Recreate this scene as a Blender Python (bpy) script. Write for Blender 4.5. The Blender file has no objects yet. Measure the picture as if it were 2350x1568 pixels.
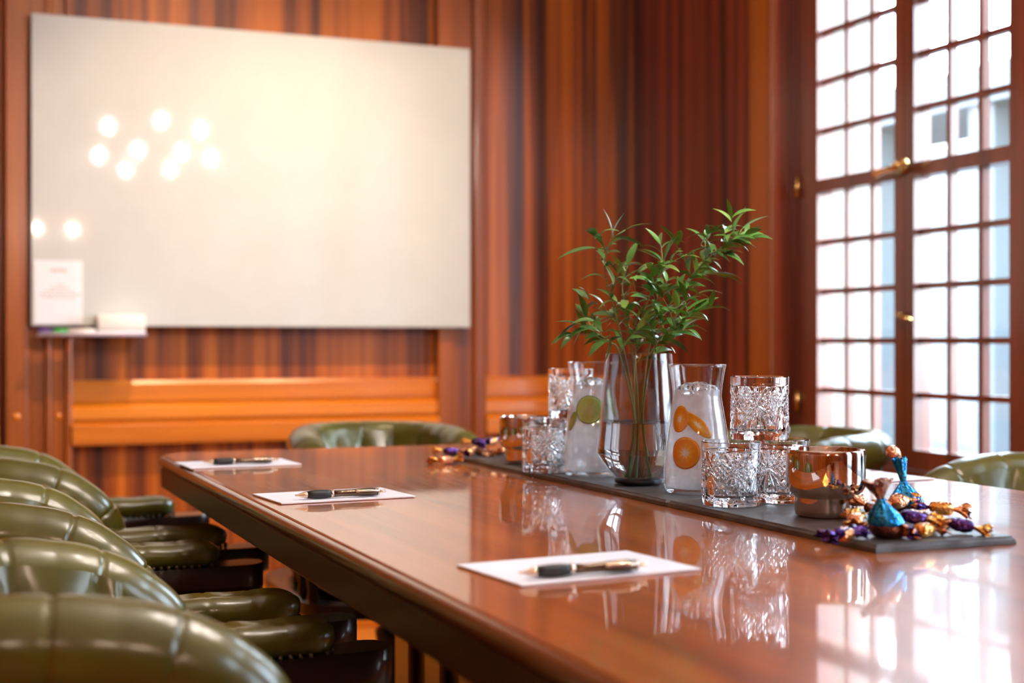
import bpy, bmesh, math, random
import numpy as np
from mathutils import Vector, Matrix, Euler, noise as mnoise

SC = bpy.context.scene
C = SC.collection
PI = math.pi
R_ = math.radians
random.seed(7)

# ---------------------------------------------------------------- camera model (2350 x 1568, 50 mm on 36 mm)
FPX = 2350 * 50 / 36.0
CAMZ = 0.985
YAW = R_(22.17)
FX, FY = math.sin(YAW), math.cos(YAW)
RX, RY = math.cos(YAW), -math.sin(YAW)

def at_d(px, py, Z):
    X = (px - 1175) / FPX * Z
    return Vector((RX * X + FX * Z, RY * X + FY * Z, CAMZ - (py - 784) / FPX * Z))

def at_z(px, py, z):
    return at_d(px, py, (CAMZ - z) * FPX / (py - 784))

def at_y(px, py, y):
    t = (px - 1175) / FPX
    return at_d(px, py, y / (RY * t + FY))

# ---------------------------------------------------------------- helpers
def lin(h):
    if isinstance(h, str):
        h = h.lstrip('#')
        c = [int(h[i:i + 2], 16) / 255 for i in (0, 2, 4)]
        return tuple(x / 12.92 if x <= .04045 else ((x + .055) / 1.055) ** 2.4 for x in c) + (1,)
    return tuple(h) + (1,) if len(h) == 3 else tuple(h)

def tag(o, label=None, cat=None, group=None, kind=None):
    if label: o['label'] = label
    if cat: o['category'] = cat
    if group: o['group'] = group
    if kind: o['kind'] = kind
    return o

def empty(name, loc=(0, 0, 0), rotz=0, label=None, cat=None, group=None, kind=None, parent=None):
    o = bpy.data.objects.new(name, None)
    o.empty_display_size = .05
    C.objects.link(o)
    o.location = loc
    o.rotation_euler = (0, 0, rotz)
    if parent: o.parent = parent
    return tag(o, label, cat, group, kind)

def obj(name, vf, mat, parent=None, smooth=True, loc=None, rot=None, uv=None, auto=None):
    me = bpy.data.meshes.new(name)
    if isinstance(vf, bmesh.types.BMesh):
        vf.to_mesh(me); vf.free()
    else:
        me.from_pydata([tuple(v) for v in vf[0]], [], vf[1])
        me.validate()
        bm = bmesh.new(); bm.from_mesh(me)
        bmesh.ops.recalc_face_normals(bm, faces=bm.faces)
        bm.to_mesh(me); bm.free()
    if uv is not None:
        lay = me.uv_layers.new(name='UVMap')
        for lp in me.loops:
            lay.data[lp.index].uv = uv[lp.vertex_index]
    me.materials.append(mat)
    if smooth:
        for p in me.polygons: p.use_smooth = True
        if auto is not None:
            me.set_sharp_from_angle(angle=R_(auto))
    o = bpy.data.objects.new(name, me)
    C.objects.link(o)
    if parent: o.parent = parent
    if loc is not None: o.location = loc
    if rot is not None: o.rotation_euler = rot
    return o

def dup(root, loc=None, rotz=None, label=None, group=None):
    def cp(o, par):
        c = o.copy(); C.objects.link(c)
        if par: c.parent = par
        for ch in list(o.children): cp(ch, c)
        return c
    r = cp(root, None)
    if loc is not None: r.location = loc
    if rotz is not None: r.rotation_euler = (0, 0, rotz)
    if label: r['label'] = label
    if group: r['group'] = group
    return r

def join(*parts):
    V, F = [], []
    for v, f in parts:
        b = len(V)
        V += [tuple(x) for x in v]
        F += [tuple(i + b for i in q) for q in f]
    return V, F

def box(x0, x1, y0, y1, z0, z1):
    v = [(x0, y0, z0), (x1, y0, z0), (x1, y1, z0), (x0, y1, z0), (x0, y0, z1), (x1, y0, z1), (x1, y1, z1), (x0, y1, z1)]
    f = [(0, 3, 2, 1), (4, 5, 6, 7), (0, 1, 5, 4), (1, 2, 6, 5), (2, 3, 7, 6), (3, 0, 4, 7)]
    return v, f

def bbox(x0, x1, y0, y1, z0, z1, b=.003, seg=2):
    bm = bmesh.new()
    v, f = box(x0, x1, y0, y1, z0, z1)
    vs = [bm.verts.new(p) for p in v]
    for q in f: bm.faces.new([vs[i] for i in q])
    bmesh.ops.bevel(bm, geom=list(bm.edges), offset=b, segments=seg, profile=.5, affect='EDGES')
    V = [tuple(w.co) for w in bm.verts]
    bm.verts.index_update()
    F = [tuple(w.index for w in q.verts) for q in bm.faces]
    bm.free()
    return V, F

def lathe(prof, seg=48, cx=0, cy=0, cz=0):
    V, F, rings = [], [], []
    for r, z in prof:
        if r < 1e-6:
            rings.append([len(V)]); V.append((cx, cy, cz + z))
        else:
            b = len(V)
            rings.append(list(range(b, b + seg)))
            for i in range(seg):
                a = 2 * PI * i / seg
                V.append((cx + r * math.cos(a), cy + r * math.sin(a), cz + z))
    for A, B in zip(rings, rings[1:]):
        for i in range(seg):
            j = (i + 1) % seg
            if len(A) == 1 and len(B) == 1: continue
            if len(A) == 1: F.append((A[0], B[i], B[j]))
            elif len(B) == 1: F.append((A[i], A[j], B[0]))
            else: F.append((A[i], A[j], B[j], B[i]))
    return V, F

def catmull(pts, n):
    P = [Vector(p) for p in pts]
    P = [P[0] * 2 - P[1]] + P + [P[-1] * 2 - P[-2]]
    out = []
    m = len(P) - 3
    for i in range(n):
        t = i / (n - 1) * m
        k = min(int(t), m - 1); u = t - k
        a, b, c, d = P[k], P[k + 1], P[k + 2], P[k + 3]
        out.append(.5 * ((2 * b) + (c - a) * u + (2 * a - 5 * b + 4 * c - d) * u * u + (3 * b - a - 3 * c + d) * u ** 3))
    return out

def tube(pts, rad, seg=12, caps=True, flat=1.0, up=None):
    """swept tube; rad a number or list; flat squeezes the second axis"""
    n = len(pts)
    P = [Vector(p) for p in pts]
    rr = rad if isinstance(rad, (list, tuple)) else [rad] * n
    T = []
    for i in range(n):
        d = P[min(i + 1, n - 1)] - P[max(i - 1, 0)]
        T.append(d.normalized())
    nrm = Vector(up) if up else (Vector((0, 0, 1)) if abs(T[0].z) < .9 else Vector((1, 0, 0)))
    V, F = [], []
    for i in range(n):
        nrm = (nrm - T[i] * nrm.dot(T[i])).normalized()
        bn = T[i].cross(nrm)
        for k in range(seg):
            a = 2 * PI * k / seg
            V.append(P[i] + nrm * (rr[i] * math.cos(a)) + bn * (rr[i] * flat * math.sin(a)))
    for i in range(n - 1):
        for k in range(seg):
            j = (k + 1) % seg
            F.append((i * seg + k, i * seg + j, (i + 1) * seg + j, (i + 1) * seg + k))
    if caps:
        F.append(tuple(range(seg - 1, -1, -1)))
        F.append(tuple((n - 1) * seg + k for k in range(seg)))
    return V, F

def ball(c, r, seg=10, rings=7, sz=1):
    return lathe([(r * math.sin(PI * i / rings), -r * sz * math.cos(PI * i / rings)) for i in range(rings + 1)], seg, *c)

# ---------------------------------------------------------------- materials
def newmat(name):
    m = bpy.data.materials.new(name)
    m.use_nodes = True
    nt = m.node_tree
    for n in list(nt.nodes): nt.nodes.remove(n)
    out = nt.nodes.new('ShaderNodeOutputMaterial')
    return m, nt, out

def N(nt, t, **kw):
    n = nt.nodes.new(t)
    for k, v in kw.items():
        if k in n.inputs: n.inputs[k].default_value = v
        else: setattr(n, k, v)
    return n

def L(nt, a, b): nt.links.new(a, b)

def ramp(nt, fac, stops):
    r = nt.nodes.new('ShaderNodeValToRGB')
    el = r.color_ramp.elements
    while len(el) < len(stops): el.new(.5)
    for e, (p, c) in zip(el, stops):
        e.position = p; e.color = lin(c)
    if fac is not None: L(nt, fac, r.inputs['Fac'])
    return r

def principled(name, col, rough=.5, metal=0, ior=1.5, coat=0, coat_rough=.03, spec=.5, bump=None, emis=None, emis_s=0, var=0, vscale=6, coat_ior=1.5):
    m, nt, out = newmat(name)
    p = N(nt, 'ShaderNodeBsdfPrincipled')
    p.inputs['Base Color'].default_value = lin(col)
    p.inputs['Roughness'].default_value = rough
    p.inputs['Metallic'].default_value = metal
    p.inputs['IOR'].default_value = ior
    p.inputs['Coat Weight'].default_value = coat
    p.inputs['Coat Roughness'].default_value = coat_rough
    p.inputs['Specular IOR Level'].default_value = spec
    p.inputs['Coat IOR'].default_value = coat_ior
    tc = N(nt, 'ShaderNodeTexCoord')
    nz = N(nt, 'ShaderNodeTexNoise', Scale=vscale, Detail=3.0)
    L(nt, tc.outputs['Object'], nz.inputs['Vector'])
    c = lin(col)
    v = var if var else .03
    r = ramp(nt, nz.outputs['Fac'], [(.3, tuple(x * (1 - v) for x in c[:3])), (.7, tuple(min(1, x * (1 + v)) for x in c[:3]))])
    L(nt, r.outputs['Color'], p.inputs['Base Color'])
    if bump:
        s, st, d = bump
        n2 = N(nt, 'ShaderNodeTexNoise', Scale=s, Detail=4.0)
        L(nt, tc.outputs['Object'], n2.inputs['Vector'])
        b = N(nt, 'ShaderNodeBump', Strength=st, Distance=d)
        L(nt, n2.outputs['Fac'], b.inputs['Height'])
        L(nt, b.outputs['Normal'], p.inputs['Normal'])
    if emis:
        p.inputs['Emission Color'].default_value = lin(emis)
        p.inputs['Emission Strength'].default_value = emis_s
    L(nt, p.outputs['BSDF'], out.inputs['Surface'])
    return m

def wood(name, stops, scale, rough=.25, coat=.6, coat_rough=.06, fine=(6, .25), bump=.0, spec=.5, dist=.6):
    """ribbon grain: noise stretched along the low-scale axis"""
    m, nt, out = newmat(name)
    tc = N(nt, 'ShaderNodeTexCoord')
    mp = N(nt, 'ShaderNodeMapping'); mp.inputs['Scale'].default_value = scale
    L(nt, tc.outputs['Object'], mp.inputs['Vector'])
    n1 = N(nt, 'ShaderNodeTexNoise', Scale=1.0, Detail=3.0, Roughness=.55, Distortion=dist)
    L(nt, mp.outputs['Vector'], n1.inputs['Vector'])
    mp2 = N(nt, 'ShaderNodeMapping'); mp2.inputs['Scale'].default_value = tuple(s * fine[0] for s in scale)
    L(nt, tc.outputs['Object'], mp2.inputs['Vector'])
    n2 = N(nt, 'ShaderNodeTexNoise', Scale=1.0, Detail=4.0, Roughness=.65)
    L(nt, mp2.outputs['Vector'], n2.inputs['Vector'])
    mx = N(nt, 'ShaderNodeMath', operation='MULTIPLY_ADD')
    L(nt, n2.outputs['Fac'], mx.inputs[0]); mx.inputs[1].default_value = fine[1]
    sb = N(nt, 'ShaderNodeMath', operation='SUBTRACT'); L(nt, n1.outputs['Fac'], sb.inputs[0]); sb.inputs[1].default_value = fine[1] * .5
    L(nt, sb.outputs[0], mx.inputs[2])
    r = ramp(nt, mx.outputs[0], stops)
    p = N(nt, 'ShaderNodeBsdfPrincipled')
    L(nt, r.outputs['Color'], p.inputs['Base Color'])
    p.inputs['Roughness'].default_value = rough
    p.inputs['Coat Weight'].default_value = coat
    p.inputs['Coat Roughness'].default_value = coat_rough
    p.inputs['Specular IOR Level'].default_value = spec
    if bump:
        b = N(nt, 'ShaderNodeBump', Strength=bump, Distance=.001)
        L(nt, n2.outputs['Fac'], b.inputs['Height'])
        L(nt, b.outputs['Normal'], p.inputs['Normal'])
        L(nt, b.outputs['Normal'], p.inputs['Coat Normal'])
    L(nt, p.outputs['BSDF'], out.inputs['Surface'])
    return m

def thin_fresnel(nt, ior):
    """Fresnel that reads the same from both faces of a wall that does not bend light"""
    f = N(nt, 'ShaderNodeFresnel')
    ge = N(nt, 'ShaderNodeNewGeometry')
    mr = N(nt, 'ShaderNodeMapRange'); mr.inputs['To Min'].default_value = ior; mr.inputs['To Max'].default_value = 1 / ior
    L(nt, ge.outputs['Backfacing'], mr.inputs['Value']); L(nt, mr.outputs[0], f.inputs['IOR'])
    return f

def glass(name, col=(1, 1, 1), rough=0.0, ior=1.5):
    m, nt, out = newmat(name)
    g = N(nt, 'ShaderNodeBsdfGlass', Roughness=rough, IOR=ior)
    g.inputs['Color'].default_value = lin(col)
    L(nt, g.outputs[0], out.inputs['Surface'])
    return m

def thin_glass(name, tint=(1, 1, 1), ior=1.5, boost=1.0, gloss=(1, 1, 1), rough=0.0):
    """a pane or thin wall: lets light straight through, reflects by Fresnel"""
    m, nt, out = newmat(name)
    t = N(nt, 'ShaderNodeBsdfTransparent'); t.inputs['Color'].default_value = lin(tint)
    g = N(nt, 'ShaderNodeBsdfGlossy', Roughness=rough); g.inputs['Color'].default_value = lin(gloss)
    f = thin_fresnel(nt, ior)
    mu = N(nt, 'ShaderNodeMath', operation='MULTIPLY', use_clamp=True); L(nt, f.outputs[0], mu.inputs[0]); mu.inputs[1].default_value = boost
    mx = N(nt, 'ShaderNodeMixShader')
    L(nt, mu.outputs[0], mx.inputs[0]); L(nt, t.outputs[0], mx.inputs[1]); L(nt, g.outputs[0], mx.inputs[2])
    L(nt, mx.outputs[0], out.inputs['Surface'])
    return m

def mirror_glass(name, tint, gloss, fac, rough=.02):
    m, nt, out = newmat(name)
    t = N(nt, 'ShaderNodeBsdfTransparent'); t.inputs['Color'].default_value = lin(tint)
    g = N(nt, 'ShaderNodeBsdfGlossy', Roughness=rough); g.inputs['Color'].default_value = lin(gloss)
    mx = N(nt, 'ShaderNodeMixShader'); mx.inputs[0].default_value = fac
    L(nt, t.outputs[0], mx.inputs[1]); L(nt, g.outputs[0], mx.inputs[2]); L(nt, mx.outputs[0], out.inputs['Surface'])
    return m

def cloudy(name, col, opac):
    m, nt, out = newmat(name)
    t = N(nt, 'ShaderNodeBsdfTransparent')
    d = N(nt, 'ShaderNodeBsdfDiffuse'); d.inputs['Color'].default_value = lin(col)
    tl = N(nt, 'ShaderNodeBsdfTranslucent'); tl.inputs['Color'].default_value = lin(col)
    m1 = N(nt, 'ShaderNodeMixShader'); m1.inputs[0].default_value = .6
    L(nt, d.outputs[0], m1.inputs[1]); L(nt, tl.outputs[0], m1.inputs[2])
    tc = N(nt, 'ShaderNodeTexCoord')
    nz = N(nt, 'ShaderNodeTexNoise', Scale=45.0, Detail=2.0)
    L(nt, tc.outputs['Object'], nz.inputs['Vector'])
    mr = N(nt, 'ShaderNodeMapRange'); mr.inputs['From Min'].default_value = .3; mr.inputs['From Max'].default_value = .7
    mr.inputs['To Min'].default_value = opac * .75; mr.inputs['To Max'].default_value = min(1, opac * 1.25)
    L(nt, nz.outputs['Fac'], mr.inputs['Value'])
    m2 = N(nt, 'ShaderNodeMixShader')
    L(nt, mr.outputs[0], m2.inputs[0]); L(nt, t.outputs[0], m2.inputs[1]); L(nt, m1.outputs[0], m2.inputs[2])
    g = N(nt, 'ShaderNodeBsdfGlossy', Roughness=.08)
    fr = thin_fresnel(nt, 1.2)
    m3 = N(nt, 'ShaderNodeMixShader')
    L(nt, fr.outputs[0], m3.inputs[0]); L(nt, m2.outputs[0], m3.inputs[1]); L(nt, g.outputs[0], m3.inputs[2])
    L(nt, m3.outputs[0], out.inputs['Surface'])
    return m

def emit(name, col, s):
    m, nt, out = newmat(name)
    e = N(nt, 'ShaderNodeEmission', Strength=s); e.inputs['Color'].default_value = lin(col)
    L(nt, e.outputs[0], out.inputs['Surface'])
    return m

def citrus(name, peel, pith, flesh, flesh2, core, segs=9):
    """round slice: peel, pith, juicy segments, core; pattern from the slice's own UV (radius 1)"""
    m, nt, out = newmat(name)
    uv = N(nt, 'ShaderNodeUVMap')
    ln = N(nt, 'ShaderNodeVectorMath', operation='LENGTH'); L(nt, uv.outputs[0], ln.inputs[0])
    sx = N(nt, 'ShaderNodeSeparateXYZ'); L(nt, uv.outputs[0], sx.inputs[0])
    at = N(nt, 'ShaderNodeMath', operation='ARCTAN2'); L(nt, sx.outputs[1], at.inputs[0]); L(nt, sx.outputs[0], at.inputs[1])
    ml = N(nt, 'ShaderNodeMath', operation='MULTIPLY'); L(nt, at.outputs[0], ml.inputs[0]); ml.inputs[1].default_value = segs / 2
    sn = N(nt, 'ShaderNodeMath', operation='SINE'); L(nt, ml.outputs[0], sn.inputs[0])
    ab = N(nt, 'ShaderNodeMath', operation='ABSOLUTE'); L(nt, sn.outputs[0], ab.inputs[0])
    # star-shaped core: radius shrinks inside segments
    ad = N(nt, 'ShaderNodeMath', operation='MULTIPLY_ADD'); L(nt, ab.outputs[0], ad.inputs[0]); ad.inputs[1].default_value = .18; L(nt, ln.outputs['Value'], ad.inputs[2])
    r1 = ramp(nt, ad.outputs[0], [(.30, core), (.42, flesh2), (.75, flesh), (1.02, flesh)])
    r2 = ramp(nt, ln.outputs['Value'], [(.84, (0, 0, 0)), (.88, (1, 1, 1))])
    r3 = ramp(nt, ln.outputs['Value'], [(.90, pith), (.94, peel)])
    mx = N(nt, 'ShaderNodeMixRGB'); L(nt, r2.outputs[0], mx.inputs[0]); L(nt, r1.outputs[0], mx.inputs[1]); L(nt, r3.outputs[0], mx.inputs[2])
    p = N(nt, 'ShaderNodeBsdfPrincipled', Roughness=.3)
    L(nt, mx.outputs[0], p.inputs['Base Color'])
    tl = N(nt, 'ShaderNodeBsdfTranslucent'); L(nt, mx.outputs[0], tl.inputs['Color'])
    ms = N(nt, 'ShaderNodeMixShader'); ms.inputs[0].default_value = .35
    L(nt, p.outputs[0], ms.inputs[1]); L(nt, tl.outputs[0], ms.inputs[2])
    L(nt, ms.outputs[0], out.inputs['Surface'])
    return m

def foil(name, ca, cb, scale=60, rough=.22, split=.5):
    m, nt, out = newmat(name)
    tc = N(nt, 'ShaderNodeTexCoord')
    nz = N(nt, 'ShaderNodeTexNoise', Scale=scale, Detail=2.0)
    L(nt, tc.outputs['Object'], nz.inputs['Vector'])
    r = ramp(nt, nz.outputs['Fac'], [(split - .02, ca), (split + .02, cb)])
    n2 = N(nt, 'ShaderNodeTexVoronoi', Scale=260.0)
    L(nt, tc.outputs['Object'], n2.inputs['Vector'])
    b = N(nt, 'ShaderNodeBump', Strength=.6, Distance=.0015)
    L(nt, n2.outputs['Distance'], b.inputs['Height'])
    p = N(nt, 'ShaderNodeBsdfPrincipled', Roughness=rough, Metallic=.85)
    L(nt, r.outputs[0], p.inputs['Base Color']); L(nt, b.outputs[0], p.inputs['Normal'])
    L(nt, p.outputs[0], out.inputs['Surface'])
    return m

SAP = [(.32, (.06, .012, .004)), (.42, (.17, .034, .005)), (.51, (.34, .076, .006)), (.64, (.52, .135, .006))]
M = {}
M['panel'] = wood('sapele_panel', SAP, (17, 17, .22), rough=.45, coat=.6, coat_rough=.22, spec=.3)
M['shaded_panel'] = wood('sapele_panel_shaded', [(.34, (.035, .006, .004)), (.43, (.11, .019, .009)), (.52, (.21, .036, .015)), (.63, (.32, .062, .024))], (17, 17, .22), rough=.45, coat=.5, coat_rough=.22, spec=.3)  # darker, redder panel wood: shade of the backlit window wall put into colour
M['pilaster'] = wood('sapele_pilaster', [(.3, (.17, .036, .006)), (.5, (.32, .08, .009)), (.7, (.45, .125, .011))], (9, 9, .3), rough=.35, coat=.5, coat_rough=.16)
M['rail'] = wood('sapele_rail', [(.3, (.48, .12, .005)), (.5, (.62, .18, .007)), (.7, (.72, .23, .010))], (.5, 14, 14), rough=.32, coat=.5, coat_rough=.14)
M['winwood'] = wood('window_wood', [(.3, (.10, .022, .012)), (.6, (.20, .045, .022))], (10, 10, .4), rough=.35, coat=.4, coat_rough=.15)
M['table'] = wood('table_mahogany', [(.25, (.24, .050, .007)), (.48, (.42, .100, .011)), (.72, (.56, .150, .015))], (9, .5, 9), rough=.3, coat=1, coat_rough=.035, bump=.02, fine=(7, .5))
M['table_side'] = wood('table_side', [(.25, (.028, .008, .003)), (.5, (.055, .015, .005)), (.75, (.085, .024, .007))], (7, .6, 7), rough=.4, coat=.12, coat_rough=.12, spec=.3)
M['table_bead'] = wood('table_bead', [(.3, (.16, .042, .012)), (.7, (.26, .075, .02))], (9, .6, 9), rough=.28, coat=.8, coat_rough=.1)
M['dark_wood'] = wood('dark_chair_wood', [(.3, (.012, .004, .003)), (.7, (.035, .010, .006))], (6, 6, 6), rough=.3, coat=.5, coat_rough=.15)
M['floor'] = wood('honey_floor', [(.25, (.38, .12, .015)), (.5, (.58, .20, .022)), (.75, (.66, .26, .035))], (8, .7, 8), rough=.35, coat=.4, coat_rough=.15)
M['ceiling'] = principled('ceiling_cream', '#f2eee6', .8)
M['leather'] = principled('green_leather', (.085, .077, .009), .32, coat=.65, coat_rough=.17, coat_ior=1.55, bump=(520, .12, .0006), var=.3, vscale=9, spec=.45)
M['outer_leather'] = principled('dark_outer_leather', (.022, .018, .008), .55)
M['nail'] = principled('nail_bronze', (.10, .075, .045), .35, metal=.8)
M['button'] = principled('button_leather', (.035, .045, .014), .3)
M['board'] = principled('white_glass_board', (.56, .595, .61), .55, coat=.42, coat_rough=.05)
M['board_edge'] = principled('board_edge', (.55, .60, .45), .3)
M['paper'] = principled('paper', (.85, .86, .95), .75)
M['print_red'] = principled('print_red', (.75, .45, .45), .8)
M['print_grey'] = principled('print_grey', (.55, .52, .52), .8)
M['white_plastic'] = principled('white_plastic', (.85, .84, .84), .4)
M['tray'] = principled('tray_metal', (.45, .38, .45), .35, metal=.7)
M['green_plastic'] = principled('green_plastic', (.03, .35, .07), .4)
M['violet_plastic'] = principled('violet_plastic', (.09, .05, .28), .4)
M['slate'] = principled('slate', (.075, .068, .068), .42, bump=(60, .35, .002), var=.35, vscale=25)
M['rubber'] = principled('black_rubber', (.012, .012, .014), .5)
M['gunmetal'] = principled('bronze_barrel', (.16, .11, .075), .24, metal=.9)
M['chrome'] = principled('warm_chrome', (.85, .68, .52), .12, metal=1)
M['brass'] = principled('brass', (.75, .48, .18), .2, metal=1)
M['crystal'] = glass('cut_crystal', (1, 1, 1), 0, 1.5)
M['clear'] = thin_glass('clear_glass', (.975, .985, .985), 1.5, 1.25)
M['smoke'] = thin_glass('smoke_glass', (.80, .80, .80), 1.5, 1.5)
M['smoke_base'] = principled('dark_glass_base', (.012, .018, .024), .05)
M['water'] = glass('water', (.97, .98, .99), 0, 1.33)
M['ice'] = glass('ice', (1, 1, 1), .08, 1.31)
M['cloudy'] = cloudy('iced_water', (.96, .96, .99), .5)
M['copper_glass'] = mirror_glass('copper_mirror_glass', (.75, .45, .25), (.74, .64, .58), .88, .004)
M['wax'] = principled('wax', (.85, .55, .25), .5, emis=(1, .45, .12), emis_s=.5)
M['flame'] = emit('flame', (1, .75, .38), 120)
M['orange'] = citrus('orange_slice', (.92, .33, .01), (.97, .58, .10), (.97, .40, .01), (.99, .58, .06), (.97, .93, .86))
M['lime'] = citrus('lime_slice', (.22, .42, .04), (.74, .85, .42), (.62, .77, .22), (.70, .82, .33), (.80, .88, .52))
M['leaf'] = principled('leaf_green', (.095, .25, .045), .3, var=.5, vscale=20, spec=.5)
M['leaf_dark'] = principled('leaf_dark', (.075, .185, .034), .28, var=.4, vscale=20)
M['leaf_light'] = principled('leaf_light', (.21, .36, .075), .3, var=.35, vscale=20)
M['stem'] = principled('stem_green', (.15, .23, .06), .45)
M['foil_copper'] = foil('foil_copper', (.80, .33, .16), (.92, .50, .28), 40)
M['foil_purple'] = foil('foil_purple', (.05, .015, .16), (.85, .38, .16), 55, split=.48)
M['foil_violet'] = foil('foil_violet', (.03, .012, .10), (.13, .06, .30), 70)
M['foil_gold'] = foil('foil_gold', (.80, .30, .05), (.95, .52, .14), 55)
M['foil_blue'] = foil('foil_blue', (.015, .24, .62), (.05, .42, .85), 45, rough=.18)
M['foil_brown'] = foil('foil_brown', (.16, .06, .04), (.35, .15, .08), 45)
M['glass_pane'] = thin_glass('window_pane', (.97, .985, .99))
M['stone'] = principled('pale_stone', (.26, .235, .20), .85, var=.08)
M['street'] = principled('pale_pavement', (.065, .065, .068), .9, var=.1)
M['render'] = principled('pale_render', (.14, .15, .155), .85, var=.06)
M['pavilion'] = principled('grey_painted_metal', (.05, .062, .068), .6, var=.05)
M['redcloth'] = principled('red_cloth', (.15, .045, .045), .8)
M['far_glass'] = principled('far_window', (.13, .14, .145), .5)
M['bulb'] = emit('bulb', (1, .89, .78), 260)
M['bulb_sconce'] = emit('bulb_sconce', (1, .85, .7), 250)
M['candle_tube'] = principled('candle_tube', (.85, .78, .62), .5)
def _fill_sheer():
    m, nt, out = newmat('fill_voile')
    t = N(nt, 'ShaderNodeBsdfTranslucent'); t.inputs['Color'].default_value = (.74, .86, .97, 1)  # blue tint makes the added fill read as cool skylight
    d = N(nt, 'ShaderNodeBsdfDiffuse'); d.inputs['Color'].default_value = (.85, .86, .88, 1)
    mx = N(nt, 'ShaderNodeMixShader'); mx.inputs[0].default_value = .25
    L(nt, t.outputs[0], mx.inputs[1]); L(nt, d.outputs[0], mx.inputs[2])
    tr = N(nt, 'ShaderNodeBsdfTransparent'); m2 = N(nt, 'ShaderNodeMixShader'); m2.inputs[0].default_value = .5
    L(nt, mx.outputs[0], m2.inputs[1]); L(nt, tr.outputs[0], m2.inputs[2]); L(nt, m2.outputs[0], out.inputs['Surface'])
    return m
M['fill_sheer'] = _fill_sheer()
M['spot_lens'] = emit('spot_lens', (1, .7, .4), 12)

# ================================================================ THE SETTING
XW = 2.42          # inner face of the window wall
XG = 2.50          # glazing plane
YB = 4.75          # face of the panelled end wall
XL, YF, ZC = -1.75, -2.4, 2.95

def structure(name, vf, mat, smooth=False, parent=None):
    o = obj(name, vf, mat, parent, smooth)
    if parent is None: o['kind'] = 'structure'
    return o

structure('floor', box(XL - .2, XW + .36, YF - .2, YB + .2, -.1, 0), M['floor'])
structure('ceiling', box(XL - .2, XW + .36, YF - .2, YB + .2, ZC, ZC + .1), M['ceiling'])
structure('wall_back', box(XL, XW + .36, YB, YB + .18, 0, ZC), M['panel'])
structure('wall_left', box(XL - .2, XL, YF - .2, YB + .2, 0, ZC), M['panel'])
structure('wall_front', box(XL, XW + .36, YF - .2, YF, 0, ZC), M['panel'])

# windows: openings in wall_right
WZ0, WZ1 = .60, 2.42
W_OPEN = [(2.655, 3.770), (.87, 1.985), (-.92, .195)]  # last two openings are unseen windows added for cool fill daylight
pieces_in, pieces_out = [], []
ys = sorted([YF] + [v for w in W_OPEN for v in w] + [YB])
for a, b in zip(ys[0::2], ys[1::2]):
    pieces_in.append(box(XW, XG + .06, a, b, 0, ZC))
    pieces_out.append(box(XG + .06, XG + .28, a, b, 0, ZC))
for a, b in W_OPEN:
    pieces_in.append(box(XW, XG + .06, a, b, 0, WZ0)); pieces_in.append(box(XW, XG + .06, a, b, WZ1, ZC))
    pieces_out.append(box(XG + .06, XG + .28, a, b, 0, WZ0 + .03)); pieces_out.append(box(XG + .06, XG + .28, a, b, WZ1, ZC))
structure('wall_right', join(*pieces_in), M['shaded_panel'])
structure('trim_1', join(*pieces_out), M['stone'])

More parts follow.
